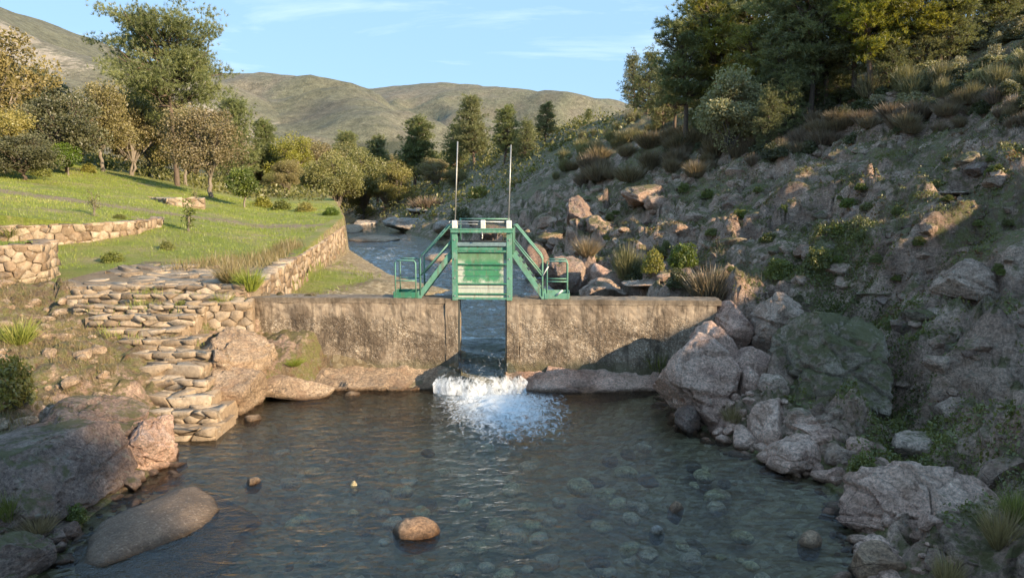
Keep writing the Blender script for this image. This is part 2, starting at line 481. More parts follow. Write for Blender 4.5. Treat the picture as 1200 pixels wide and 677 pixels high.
def dam_mat():
    m, nt, out = new_mat('dam_concrete')
    n = N(nt)
    p = n.pos()
    z = n.math('MULTIPLY', n('SeparateXYZ', {'Vector': p}).outputs['Z'], 0.4)
    vo = n('TexVoronoi', {'Scale': 30, 'Vector': n.mix(0.06, p, n('TexNoise', {'Scale': 9.0, 'Detail': 3, 'Vector': p}).outputs['Color'], 'ADD')})
    peb = n.ramp(n('SeparateColor', {'Color': vo.outputs['Color']}).outputs['Red'],
                 [(0.0, (0.24, 0.185, 0.13)), (0.45, (0.35, 0.275, 0.195)), (0.8, (0.43, 0.35, 0.26)), (1.0, (0.58, 0.50, 0.40))])
    peb = n.mix(0.8, peb, n.ramp(vo.outputs['Distance'], [(0.3, 1.05), (0.6, 0.6)]), 'MULTIPLY')
    smo = n.ramp(n.noise(4.5, 8, 0.7, p), [(0.3, (0.28, 0.215, 0.155)), (0.7, (0.46, 0.375, 0.28))])
    smo = n.mix(0.5, smo, n.ramp(n.noise(45, 5, 0.8, p), [(0.3, 0.6), (0.7, 1.3)]), 'MULTIPLY')
    wob = n.math('MULTIPLY', n.math('SUBTRACT', n.noise(3.0, 7, 0.75, p), 0.5), 0.30)
    rough = n.ramp(n.math('ADD', z, wob), [(0.585, 1.0), (0.635, 0.0)])       # pebbles bare where the render has worn off
    rough = n.math('MULTIPLY', rough, n.ramp(n.noise(1.7, 6, 0.7, p), [(0.36, 0.25), (0.5, 1.0)]))
    base = n.mix(rough, smo, peb)
    st = n.noise(3.0, 7, 0.72, n.stretch(p, (2.4, 2.4, 0.35)), 0.5)
    base = n.mix(n.ramp(st, [(0.48, 0.0), (0.64, 0.75)]), base, (0.085, 0.066, 0.048))
    bl = n.noise(1.1, 8, 0.72, p, 0.6)
    base = n.mix(n.ramp(bl, [(0.46, 0.0), (0.57, 0.75)]), base, n.mix(1.0, base, (0.30, 0.27, 0.25), 'MULTIPLY'))
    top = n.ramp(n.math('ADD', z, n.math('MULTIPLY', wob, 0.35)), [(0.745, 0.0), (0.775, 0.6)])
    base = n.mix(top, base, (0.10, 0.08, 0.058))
    low = n.ramp(n.math('ADD', z, wob), [(0.12, 0.65), (0.22, 0.0)])
    base = n.mix(low, base, (0.10, 0.095, 0.045))
    lich = n.noise(7, 8, 0.75, p, 0.5)
    base = n.mix(n.ramp(lich, [(0.60, 0.0), (0.66, 0.55)]), base, (0.46, 0.40, 0.31))
    h = n.math('ADD', n.noise(30, 6, 0.75, p), n.math('MULTIPLY', n.math('MULTIPLY', vo.outputs['Distance'], rough), -2.0))
    principled(n, out, base, 0.93, n.bump(h, 0.45, 0.014))
    return m
M['dam'] = dam_mat()

def masonry_mat(name, a, b, c):
    m, nt, out = new_mat(name)
    n = N(nt)
    p = n.pos()
    oi = n('ObjectInfo').outputs['Random']
    col = n.ramp(oi, [(0.0, a), (0.5, b), (1.0, c)])
    col = n.mix(0.8, col, n.ramp(n.noise(7, 7, 0.7, p), [(0.28, 0.4), (0.5, 0.95), (0.72, 1.45)]), 'MULTIPLY')
    l = n.noise(11, 8, 0.75, p, 0.6)
    col = n.mix(n.ramp(l, [(0.57, 0.0), (0.65, 0.7)]), col, (0.06, 0.052, 0.042))
    l2 = n.noise(5, 8, 0.75, n('VectorMath', {0: p, 1: (9, 4, 21)}, operation='ADD').outputs[0], 0.6)
    col = n.mix(n.ramp(l2, [(0.58, 0.0), (0.64, 0.6)]), col, (0.46, 0.42, 0.34))
    h = n.noise(24, 7, 0.75, p)
    principled(n, out, col, 0.92, n.bump(h, 0.9, 0.03))
    return m
M['stone'] = masonry_mat('field_stone', (0.19, 0.13, 0.08), (0.31, 0.225, 0.15), (0.45, 0.36, 0.26))
M['stone_step'] = masonry_mat('step_stone', (0.23, 0.17, 0.115), (0.34, 0.26, 0.18), (0.44, 0.35, 0.255))
M['mortar'] = masonry_mat('earth_mortar', (0.26, 0.19, 0.125), (0.28, 0.205, 0.135), (0.30, 0.22, 0.145))

def paint_mat(name, green, worn=0.0):
    m, nt, out = new_mat(name)
    n = N(nt)
    tc = n('TexCoord').outputs['Object']
    p = n.pos()
    col = n.mix(n.noise(5, 6, 0.7, p), green, tuple(g * 1.45 for g in green))
    if worn:
        sx = n('SeparateXYZ', {'Vector': tc})
        ax = n.math('ABSOLUTE', sx.outputs['X'])
        lo = n.math('SUBTRACT', 0.50, sx.outputs['Z'])
        w = n.math('ADD', n.math('MAXIMUM', n.math('MULTIPLY', n.math('SUBTRACT', ax, 0.38), 3.5), n.math('MULTIPLY', lo, 3.0)),
                   n.math('MULTIPLY', n.math('SUBTRACT', n.noise(7, 7, 0.75, p), 0.5), 1.6))
        hi = n.ramp(sx.outputs['Z'], [(0.90, 1.0), (0.98, 0.0)])
        w = n.math('MULTIPLY', n.ramp(w, [(0.10, 0.0), (0.42, 0.92)]), hi)
        col = n.mix(w, col, (0.55, 0.57, 0.50))
        upper = n.ramp(sx.outputs['Z'], [(0.86, 0.0), (0.96, 1.0)])
        col = n.mix(n.math('MULTIPLY', upper, 0.7), col, (0.16, 0.27, 0.15))
    rust = n.noise(13, 8, 0.75, p)
    col = n.mix(n.ramp(rust, [(0.59, 0.0), (0.67, 0.7)]), col, (0.12, 0.065, 0.035))
    run = n.noise(4, 7, 0.75, n.stretch(p, (3.5, 3.5, 0.4)))
    col = n.mix(n.ramp(run, [(0.52, 0.0), (0.66, 0.6)]), col, (0.15, 0.10, 0.06))
    fade = n.noise(6, 7, 0.75, p, 0.4)
    col = n.mix(n.ramp(fade, [(0.52, 0.0), (0.66, 0.5)]), col, (0.33, 0.40, 0.34))
    col = n.mix(0.5, col, n.ramp(n.noise(3, 6, 0.7, n.stretch(p, (3, 3, 0.5))), [(0.3, 0.6), (0.7, 1.2)]), 'MULTIPLY')
    principled(n, out, col, 0.5, n.bump(rust, 0.2, 0.01))
    return m
M['green'] = paint_mat('green_paint', (0.07, 0.225, 0.155))
M['green_pale'] = paint_mat('pale_green_paint', (0.105, 0.255, 0.185))
M['green_plate'] = paint_mat('worn_green_plate', (0.045, 0.20, 0.10), 1.0)
M['green_dark'] = paint_mat('dark_green_paint', (0.035, 0.17, 0.10))
def plain(name, c, rough=0.5, metal=0.0):
    m, nt, out = new_mat(name)
    n = N(nt)
    p = n.pos()
    f = n.noise(14, 6, 0.7, p)
    principled(n, out, n.mix(1.0, c, n.ramp(f, [(0.3, 0.65), (0.7, 1.2)]), 'MULTIPLY'), rough, n.bump(f, 0.15, 0.01), Metallic=metal)
    return m
M['white'] = plain('white_paint', (0.72, 0.72, 0.68), 0.45)
M['steel'] = plain('galvanised_steel', (0.42, 0.42, 0.40), 0.45, 0.5)
M['steel_blue'] = plain('blue_grey_steel', (0.22, 0.32, 0.33), 0.5, 0.2)
M['dark'] = plain('dark_tread', (0.05, 0.055, 0.05), 0.7)

def water_mat(name, tint, foam=True, ripple=1.0, scale=1.0, gloss=0.07):
    m, nt, out = new_mat(name)
    n = N(nt)
    p = n.pos()
    q = n.stretch(p, (0.85, 1.7, 1.0), (0, 0, 0.25))
    h1 = n.noise(3.2 * scale, 3, 0.55, q, 0.5)
    h2 = n.noise(10 * scale, 4, 0.6, q, 0.4)
    h0 = n.noise(1.1 * scale, 3, 0.5, n.stretch(p, (1.0, 1.3, 1.0), (0, 0, -0.5)), 0.8)
    h = n.math('ADD', n.math('MULTIPLY', h1, n.math('ADD', n.math('MULTIPLY', h0, 1.6), 0.2)), n.math('MULTIPLY', h2, 0.30))
    nor = n.bump(h, 0.48 * ripple, 0.12)
    fr = n('Fresnel', {'IOR': 1.42, 'Normal': nor}).outputs[0]
    gl = n('BsdfGlossy', {'Color': (1, 1, 1, 1), 'Roughness': gloss, 'Normal': nor})
    tr = n('BsdfTransparent', {'Color': (*tint, 1)})
    body = n('MixShader', {0: fr, 1: tr.outputs[0], 2: gl.outputs[0]})
    if foam:
        vw = n.mix(0.35, p, n('TexNoise', {'Scale': 3.0, 'Detail': 5, 'Vector': p}).outputs['Color'], 'ADD')
        nz = n.noise(5.5, 9, 0.75, n.stretch(vw, (2.0, 0.75, 0.75)), 0.8)
        ff = n.ramp(n.math('ADD', n.attr('foam'), n.math('MULTIPLY', n.math('SUBTRACT', nz, 0.5), 1.9)), [(0.46, 0.0), (0.66, 0.4), (1.0, 0.85)])
        fo = n('BsdfDiffuse', {'Color': (0.82, 0.85, 0.87, 1), 'Normal': n.bump(n.noise(30, 6, 0.8, n.stretch(p, (1.5, 0.7, 0.5))), 0.6, 0.02)})
        body = n('MixShader', {0: ff, 1: body.outputs[0], 2: fo.outputs[0]})
    nt.links.new(body.outputs[0], out.inputs['Surface'])
    return m
M['pool'] = water_mat('pool_water', (0.94, 0.97, 0.90), ripple=1.0)
M['stream'] = water_mat('stream_water', (0.80, 0.88, 0.86), ripple=0.9, scale=0.8, gloss=0.08)
def foam_mat():
    m, nt, out = new_mat('splash_drops')
    n = N(nt)
    principled(n, out, (0.85, 0.88, 0.9), 0.3)
    return m
M['foam'] = foam_mat()
# ------------------------------------------------------------------ terrain
xL = lin([(-60, -7), (0, -6), (7.8, -5.6), (9.5, -5.9), (11, -5.8), (12.3, -6.2), (13.8, -5.3), (15, -5.3), (15.8, -4.6), (16.6, -4.3), (18, -4.2), (22, -3.9), (24.5, -3.2),
          (26, -2.3), (28, -3.6), (31, -5.4), (36, -7.2), (45, -10.4), (50, -11.6), (60, -13.8), (80, -18.8), (120, -33), (200, -70), (400, -170)])
xR = lin([(-60, 6), (0, 4.4), (7.8, 4.2), (8.6, 4.5), (10, 4.9), (11, 4.8), (11.7, 4.3), (13.2, 3.6), (15.7, 3.5), (17, 4.0), (20, 3.0), (25, 2.3), (30, 1.5), (40, -1.0),
          (50, -5.0), (60, -8.2), (80, -15.2), (120, -29), (200, -64), (400, -164)])
xW = lin([(17.0, -6.15), (22, -6.8), (30, -8.0), (42, -9.8), (60, -14.6), (80, -20.5), (120, -36), (200, -74), (400, -176)])   # river retaining wall line
crest_d = lin([(-60, 38), (-14, 36), (-6, 29), (10, 27.5), (40, 30), (70, 25), (130, 22), (400, 20)])
TERR = np.array([(-19.5, 21.4), (-16.6, 21.9), (-14.6, 22.5), (-13.2, 23.6), (-12.5, 25.2), (-12.6, 27.2), (-13.4, 29.0)]) - np.array([0.85, 0])     # curved terrace wall
NEARW = np.array([(-15.2, 16.6), (-12.9, 17.1), (-11.7, 17.35), (-11.25, 17.9), (-11.5, 18.9), (-12.4, 19.6)]) - np.array([0.65, 0])                 # wall at the left edge
def inside(poly, x, y):
    r = np.zeros(x.shape, bool)
    j = len(poly) - 1
    for i in range(len(poly)):
        (xi, yi), (xj, yj) = poly[i], poly[j]
        c = ((yi > y) != (yj > y)) & (x < (xj - xi) * (y - yi) / (yj - yi + 1e-12) + xi)
        r ^= c
        j = i
    return r
def inset(p, d_):
    p = np.asarray(p, float)
    t_ = np.gradient(p, axis=0)
    t_ /= np.linalg.norm(t_, axis=1)[:, None]
    return p - np.stack([t_[:, 1], -t_[:, 0]], 1) * d_
TPOLY = np.vstack([inset(TERR, 0.32), [(-40, 34), (-40, 21)]])
NPOLY = np.vstack([inset(NEARW, 0.32), [(-30, 20.5), (-30, 16)]])

def height(x, y):
    """base terrain, water level, masks"""
    wl = 0.9 * sstep(16.55, 16.9, y)
    L, R, W = xL(y), xR(y), xW(y)
    # bed
    mid = (L + R) / 2
    half = np.maximum((R - L) / 2, 0.5)
    e = np.clip(1 - np.abs(x - mid) / half, 0, 1)
    bed = wl - 0.08 - (0.62 * sstep(0, 0.55, e)) * np.where(y < 16.6, 1, 0.75)
    bed = np.where((y > 15.3) & (y < 16.7), np.maximum(bed, -0.5 + 0.6 * sstep(15.3, 16.2, y)), bed)
    # right hillside
    d = x - R
    dc = crest_d(y)
    slope2 = np.where(y < 0, 0.53, 0.50)
    hr = np.where(d < 8, 0.42 * d, 3.36 + slope2 * (d - 8))
    hc = 3.36 + slope2 * (dc - 8)
    k = 0.7
    hb = hc + 0.12 * (d - dc)
    hr = np.minimum(hr, hb) - k * np.log1p(np.exp(-np.abs(hr - hb) / k))
    right = wl + np.maximum(0.25 * sstep(0, 0.6, d), 0) + hr
    # left bank below the dam
    dl = L - x
    stepz = np.clip(0.46 * (y - 12.45), 0, 2.2)
    low = np.maximum(np.minimum(0.45 * dl, 1.0 + 0.10 * dl), stepz * sstep(-0.2, 0.6, dl))
    edge_x = np.interp(y, [12.4, 13.2, 14.9, 15.4, 16.1, 17.3], [-5.45, -5.65, -6.5, -7.2, -7.2, -6.2])
    low = low - 0.75 * sstep(-0.1, 0.5, x - edge_x) * (y > 12.4) * sstep(17.2, 16.9, y)
    low = low + 0.14 * np.maximum(dl - 6, 0)
    # left bank above the dam: gravel shore, wall, lawn
    dw = W - x
    shore = wl + 0.03 + np.clip(dl, 0, 5) * 0.13
    shore = np.where(y < 21, np.maximum(shore, wl + 0.75 * sstep(21, 17.5, y) * sstep(0, 1.5, dl)), shore)
    sl = 0.16 + 0.05 * sstep(38, 55, y)
    lawn = 2.3 + sl * np.maximum(dw, 0) + 0.13 * np.maximum(dw - 24, 0)
    path = 2.22 + 0.035 * np.maximum(y - 17, 0)
    bl = sstep(20.5, 29.5, y - 0.15 * (x + 8))
    top = path + (np.maximum(lawn, path) - path) * np.maximum(bl, inside(TPOLY, x, y) * 1.0)
    top = np.where(inside(TPOLY, x, y), np.maximum(top, 3.42), top)
    top = np.where(inside(NPOLY, x, y), 3.16, top)
    up = np.where(dw > 0.05, top, shore)
    left = np.where(y < 17.2, low, up)
    left = np.where(inside(NPOLY, x, y), 3.16, left)
    z = np.where(x < L, left, np.where(x > R, right, bed))
    z = np.where((x < L), np.maximum(z, bed), z)
    return z, d, dl, dw, wl

def seg(a, b, st): return np.arange(a, b, st)
gx = np.concatenate([-13 - np.cumsum(np.geomspace(0.2, 9, 90))[::-1], seg(-13, 16, 0.098), 16 + np.cumsum(np.geomspace(0.1, 4.2, 130))])
gy = np.concatenate([seg(-48, 5, 1.0), seg(5, 22, 0.098), 22 + np.cumsum(np.geomspace(0.09, 6.5, 240))])
GX, GY = np.meshgrid(gx, gy)
fx, fy = GX.ravel(), GY.ravel()
fz, fd, fdl, fdw, fwl = height(fx, fy)
P0 = np.stack([fx, fy, fz], 1)
warp = np.stack([fbm(P0 * 0.5 + 3, 3), fbm(P0 * 0.5 + 50, 3), fbm(P0 * 0.5 + 90, 3)], 1)
on_r = sstep(0.0, 0.8, fd)
rockiness = on_r * np.clip(0.55 + 1.2 * fbm(P0 * 0.24 + 7, 4) + 0.5 * sstep(9, 2, fd) - 1.0 * sstep(13, 22, fd), 0, 1)
far = sstep(70, 40, fy) * 0.85 + 0.15
q = (P0 + warp * 0.7) @ np.array([[0.90, 0, 0.43], [0, 1, 0], [-0.43, 0, 0.90]]) * np.array([0.9, 1, 1.35])
f1, e1 = facets(q * 0.42)
f2, e2 = facets(q * 1.15 + 11)
f3, e3 = facets(q * 3.0 + 23)
dz = rockiness * far * (0.75 * f1 + 0.36 * f2 + 0.16 * f3 - 0.2 * sstep(0.12, 0.0, e1) - 0.12 * sstep(0.1, 0.0, e2))
# bedrock ledges stepping up the slope
fr_ = 0.62
s_l = (P0[:, 2] + 0.22 * P0[:, 1] * 0.35 + 0.9 * warp[:, 0] + 0.25 * warp[:, 1]) * fr_
fl = s_l - np.floor(s_l)
ledge = (np.floor(s_l) + sstep(0.62, 0.98, fl)) / fr_ - s_l / fr_ + 0.25
dz += rockiness * far * 0.75 * ledge
dz += on_r * (0.55 * fbm(P0 * 0.22, 4) + 0.26 * fbm(P0 * 1.1, 5)) * sstep(0, 3, fd)
dz += on_r * sstep(24, 40, fd) * 1.2 * fbm(P0 * 0.09 + 40, 3)
# left bank roughness
lm = sstep(0.1, 1.2, fdl) * np.where(fy < 17.2, 1, 0)
dz += lm * (0.22 * fbm(P0 * 0.8 + 5, 5) + 0.16 * f2 + 0.09 * f3 - 0.08 * sstep(0.1, 0, e2))
lawnm = (fdw > 0.1) * (fy > 17.2)
dz += lawnm * (0.05 * fbm(P0 * 0.5 + 60, 4) + 0.9 * sstep(22, 60, fdw) * fbm(P0 * 0.07 + 20, 4))
shorem = (fdl > 0) * (fdw <= 0.1) * (fy > 17.2)
dz += shorem * sstep(0, 1, fdl) * 0.10 * fbm(P0 * 0.7 + 33, 4)
bedm = (fdl <= 0) * (fd <= 0)
dz += bedm * (0.10 * fbm(P0 * 0.9 + 71, 5) + 0.05 * f3)
z_all = fz + dz
# gully between the mossy boulder and the hillside
gcx = np.interp(fy, [8, 10, 12, 14, 16, 19], [6.1, 6.2, 6.7, 7.3, 7.9, 8.4])
z_all -= 0.75 * np.exp(-((fx - gcx) / 0.75) ** 2) * sstep(7, 10, fy) * sstep(20, 16, fy)
slot = (np.abs(fx + 0.75) < 1.3) & (fy > 14.8) & (fy < 17.4)
z_all = np.where(slot, np.minimum(z_all, 0.02), z_all)
ZG = z_all.reshape(GX.shape)
def ground_z(x, y):
    i = int(np.clip(np.searchsorted(gx, x) - 1, 0, len(gx) - 2))
    j = int(np.clip(np.searchsorted(gy, y) - 1, 0, len(gy) - 2))
    u = (x - gx[i]) / (gx[i + 1] - gx[i])
    v = (y - gy[j]) / (gy[j + 1] - gy[j])
    return float((ZG[j, i] * (1 - u) + ZG[j, i + 1] * u) * (1 - v) + (ZG[j + 1, i] * (1 - u) + ZG[j + 1, i + 1] * u) * v)
def ground_z_arr(x, y):
    i = np.clip(np.searchsorted(gx, x) - 1, 0, len(gx) - 2)
    j = np.clip(np.searchsorted(gy, y) - 1, 0, len(gy) - 2)
    u = (x - gx[i]) / (gx[i + 1] - gx[i])
    v = (y - gy[j]) / (gy[j + 1] - gy[j])
    return (ZG[j, i] * (1 - u) + ZG[j, i + 1] * u) * (1 - v) + (ZG[j + 1, i] * (1 - u) + ZG[j + 1, i + 1] * u) * v
def on_ground(px, py, y0=6.0, y1=260.0):
    """where the sight line of a photo pixel meets the ground"""
    d = ray(px, py)
    Y = y0
    prev = y0
    while Y < y1:
        p = d * (Y / d[1])
        if p[2] + CZ < ground_z(p[0], Y):
            lo, hi = prev, Y
            for _ in range(12):
                m = (lo + hi) / 2
                p = d * (m / d[1])
                if p[2] + CZ < ground_z(p[0], m): hi = m
                else: lo = m
            p = d * (hi / d[1])
            return np.array([p[0], hi, ground_z(p[0], hi)])
        prev = Y
        Y *= 1.006
    p = d * (y1 / d[1])
    return np.array([p[0], y1, ground_z(p[0], y1)])

ny, nx = GX.shape
idx = np.arange(ny * nx).reshape(ny, nx)
quads = np.stack([idx[:-1, :-1], idx[:-1, 1:], idx[1:, 1:], idx[1:, :-1]], -1).reshape(-1, 4)
rock_m = np.clip(rockiness * 1.1 + lm * sstep(2.4, 0.6, fdl) + 0.42 * lm + on_r * sstep(1.0, 0.2, fd) * 0.6, 0, 1)
grass_m = lawnm * 0.9 * (1 - 0.75 * sstep(24, 34, fdw)) * (1 - 0.6 * sstep(58, 75, fy))
grass_m = np.where((fy > 17.2) & (fy < 21.5) & (fx > -11.2) & (fdw > 0), 0.25, grass_m)
track = np.exp(-((fy - (31.5 + 0.32 * (fx + 22))) / 1.7) ** 2) * (fx < -9.5) * (fx > -34)     # worn earth track across the lawn
dirt_m = np.clip(0.16 * lawnm + 0.5 * track * lawnm + 0.7 * ((fy > 17.0) & (fy < 20.8) & (fx > -11.5) & (fdw > -0.4) & (fx < -5.5)), 0, 1)
dirt_m = np.where(lawnm.astype(bool) & (fdw > 22) & (fdw < 30), 0.35, dirt_m)
sand_m = np.clip(bedm * 1.0 + shorem * (0.85 - 0.75 * sstep(1.2, 3.6, fdl) * sstep(34, 24, fy)), 0, 1)
grass_m = np.where((shorem > 0), 0.75 * sstep(1.6, 3.4, fdl), grass_m)
gm = make_mesh('ground', np.stack([fx, fy, z_all], 1), quads, [M['ground']], True,
               vattr={'rock': rock_m, 'grass': grass_m, 'dirt': dirt_m, 'sand': sand_m})
tag(link('ground', gm), kind='structure')

# ------------------------------------------------------------------ far hills: ridge lines carried to their distance
def ridge_hill(name, pts, slope, amp, seed, res, pad, craggy=0.0, label=None):
    R3 = np.array([at_y(px, py, Y) for px, py, Y in pts])
    x0, x1 = R3[:, 0].min() - pad, R3[:, 0].max() + pad
    y0, y1 = R3[:, 1].min() - pad, R3[:, 1].max() + pad * 0.5
    X, Y = np.meshgrid(np.arange(x0, x1, res), np.arange(y0, y1, res))
    x, y = X.ravel(), Y.ravel()
    P = np.stack([x, y, 0 * x], 1)
    wx = x + 60 * fbm(P * 0.004 + seed, 3)
    wy = y + 60 * fbm(P * 0.004 + seed + 9, 3)
    z = np.full(len(x), -1e9)
    for a, b in zip(R3[:-1], R3[1:]):
        ab = b[:2] - a[:2]
        t = np.clip(((x - a[0]) * ab[0] + (y - a[1]) * ab[1]) / (ab @ ab), 0, 1)
        dd = np.hypot(x - (a[0] + t * ab[0]), y - (a[1] + t * ab[1]))
        dw_ = np.hypot(wx - (a[0] + t * ab[0]), wy - (a[1] + t * ab[1]))
        mixd = dd + (dw_ - dd) * sstep(0, 120, dd)
        zz = a[2] + t * (b[2] - a[2]) - slope * (np.sqrt(mixd ** 2 + 40 ** 2) - 40)
        z = np.maximum(z, zz)
    rd = np.abs(fbm(np.stack([x, y, 0 * x], 1) * 0.0045 + seed * 3, 4))
    near = R3[:, 2].max() - z
    z = z + amp * (0.4 - rd) * 2.0 * sstep(6, 90, near) + amp * 0.12 * fbm(P * 0.03 + seed, 4)
    z = np.maximum(z, -8)
    crag = craggy * np.clip(0.5 + fbm(P * 0.006 + seed + 3, 3) * 1.4, 0, 1)
    wood = sstep(100, 15, z) * 0.75 + 0.25 * sstep(0.1, 0.4, rd)
    ny_, nx_ = X.shape
    ii = np.arange(ny_ * nx_).reshape(ny_, nx_)
    q4 = np.stack([ii[:-1, :-1], ii[:-1, 1:], ii[1:, 1:], ii[1:, :-1]], -1).reshape(-1, 4)
    me = make_mesh(name, np.stack([x, y, z], 1), q4, [M['hill']], True, vattr={'crag': crag, 'wood': wood})
    return tag(link(name, me), kind='structure')
ridge_hill('rocky_hill', [(-420, -150, 420), (-180, -50, 500), (-60, -4, 560), (0, 18, 600), (60, 43, 640), (140, 74, 700), (215, 92, 790), (290, 120, 900)], 0.55, 14, 2, 8, 260, 1.0)
ridge_hill('middle_hill', [(150, 96, 1250), (215, 90, 1150), (265, 86, 1080), (330, 91, 1000), (372, 101, 930), (410, 124, 820), (446, 152, 700), (490, 190, 560)], 0.48, 26, 5, 10, 420, 0.15)
ridge_hill('far_hill', [(330, 128, 1650), (400, 110, 1600), (450, 103, 1560), (520, 97, 1500), (580, 102, 1450), (640, 113, 1400), (690, 131, 1350), (760, 160, 1300), (880, 190, 1250)], 0.45, 34, 8, 13, 650, 0.3)

# ------------------------------------------------------------------ water
def grid_mesh(xs, ys, zf):
    X, Y = np.meshgrid(xs, ys)
    x, y = X.ravel(), Y.ravel()
    a, b = X.shape
    ii = np.arange(a * b).reshape(a, b)
    return np.stack([x, y, zf(x, y)], 1), np.stack([ii[:-1, :-1], ii[:-1, 1:], ii[1:, 1:], ii[1:, :-1]], -1).reshape(-1, 4)
FOAM_C = (-0.25, 14.75)
def pool_foam(x, y):
    # plunge below the slot: dense under the curtain, torn further out
    dx, dy = (x + 0.30 - 0.12 * (15.6 - y)) / 1.55, (y - 15.0) / np.where(y < 15.0, 3.0, 0.9)
    r = np.sqrt(dx * dx + dy * dy)
    return np.clip(1.16 - r * 0.84, -1, 1.05)
def pool_z(x, y):
    p = np.stack([x, y * 1.3, 0 * x], 1)
    z = 0.010 * fbm(p * 1.6, 3) + 0.006 * fbm(p * 5.0 + 4, 2)
    f = np.clip(pool_foam(x, y), 0, 1)
    z += f * (0.09 * fbm(p * 3.5 + 9, 5) + 0.03)
    return z
v, fq = grid_mesh(np.arange(-8.5, 7.0, 0.066), np.concatenate([seg(-30, 6, 0.8), seg(6, 16.62, 0.058)]), pool_z)
pm = make_mesh('pool_water', v, fq, [M['pool']], True, vattr={'foam': pool_foam(v[:, 0], v[:, 1])})
tag(link('pool_water', pm), kind='structure')
# river above the dam
def river_z(x, y):
    p = np.stack([x, y * 0.8, 0 * x], 1)
    return 0.9 + 0.05 * fbm(p * 1.5, 4) + 0.034 * fbm(p * 3.4 + 4, 3)
v, fq = grid_mesh(np.arange(-1, 1.0001, 1 / 45), np.concatenate([seg(17.25, 45, 0.1), 45 + np.cumsum(np.geomspace(0.1, 6, 90))]), lambda x, y: 0 * x)
yy = v[:, 1]
cx, hw = (xL(yy) + xR(yy)) / 2, (xR(yy) - xL(yy)) / 2 + 0.8
v[:, 0] = cx + v[:, 0] * hw
v[:, 2] = river_z(v[:, 0], yy)
rif_glint = 0.60 * sstep(-0.05, 0.35, fbm(v * np.array([0.5, 0.3, 0]) + 5, 3)) * sstep(22, 30, yy)  # riffle foam, its white streaks also painted in for sparkle on the ripples
rm = make_mesh('river_water', v, fq, [M['stream']], True, vattr={'foam': rif_glint - 0.12})
tag(link('river_water', rm), kind='structure')
# ------------------------------------------------------------------ rocks
def ico(sub):
    bm = bmesh.new()
    bmesh.ops.create_icosphere(bm, subdivisions=sub, radius=1.0)
    v = np.array([x.co[:] for x in bm.verts])
    f = np.array([[w.index for w in p.verts] for p in bm.faces])
    bm.free()
    return v, f
_ICO = {}
def rock_mesh(name, seed, dims, mat, sub=4, block=0.55, rough=1.0, cuts=13, flat_top=0.0):
    """half-extents dims; a sphere cut by random planes and broken by facet noise"""
    if sub not in _ICO: _ICO[sub] = ico(sub)
    v0, f = _ICO[sub]
    rs = np.random.default_rng(seed)
    v = v0.copy()
    ax_ = np.linalg.qr(rs.normal(size=(3, 3)) * 0.45 + np.array([[0.9, 0, 0.42], [0, 1, 0], [-0.42, 0, 0.9]]))[0]     # three joint sets
    for k in range(cuts):                              # planar breaks
        nrm = ax_[:, k % 3] * (1 if k % 2 else -1) + rs.normal(0, 0.42, 3)
        nrm /= np.linalg.norm(nrm)
        if k == 0 and flat_top: nrm = np.array([0.1, -0.1, 1.0]) / np.linalg.norm([0.1, -0.1, 1.0])
        dcut = (1 - flat_top) if (k == 0 and flat_top) else rs.uniform(0.52, 0.88)
        s = v @ nrm
        ov = np.maximum(s - dcut, 0)
        v = v - ov[:, None] * nrm * 0.93
    if cuts: v = v / (np.abs(v).max(0) + 1e-9) * 0.97
    dims = np.array(dims, float)
    w = v * dims
    size = float(np.mean(dims))
    p = w / size * 1.0 + seed * 3.17
    th_ = 0.42 + 0.25 * math.sin(seed * 1.7)
    rt = np.array([[math.cos(th_), 0, math.sin(th_)], [0, 1, 0], [-math.sin(th_), 0, math.cos(th_)]])
    wp = (p + 0.22 * np.stack([fbm(p * 1.3, 3), fbm(p * 1.3 + 9, 3), fbm(p * 1.3 + 27, 3)], 1)) @ rt * np.array([0.9, 1.0, 1.9])   # bedded, dipping joints
    h1, e1 = facets(wp * 1.05)
    h2, e2 = facets(wp * 2.6 + 5)
    h3, e3 = facets(wp * 6.5 + 15)
    nr = v0 / np.linalg.norm(v0, axis=1)[:, None]
    disp = block * (0.13 * h1 + 0.06 * h2 - 0.10 * sstep(0.07, 0, e1) - 0.035 * sstep(0.06, 0, e2) + 0.022 * h3) + rough * (0.06 * fbm(p * 1.0 + 3, 3) + 0.014 * fbm(p * 7, 4))
    w = w + nr * disp[:, None] * size
    return make_mesh(name, w, f, [mat], True)
def rock(label, px0, px1, pytop, Yc, dy, mat, seed, cat='boulder', zbot=None, sub=4, name='boulder', group=None, rz=0.0, dxs=1.0, parent=None, **kw):
    """a rock seen between pixel columns px0..px1 with its top at pytop, its middle Yc metres out, dy its half depth"""
    c = at_y((px0 + px1) / 2, pytop, Yc)
    hw = (px1 - px0) / 2 / F * Yc * dxs
    zt = c[2]
    if zbot is None: zbot = ground_z(c[0], Yc) - 0.25
    hh = max((zt - zbot) / 2, 0.06)
    me = rock_mesh(name, seed, (hw, dy, hh), M[mat], sub, **kw)
    o = link(name, me, parent, (c[0], Yc, zt - hh), rz)
    if parent is None: tag(o, label, cat, group)
    return o
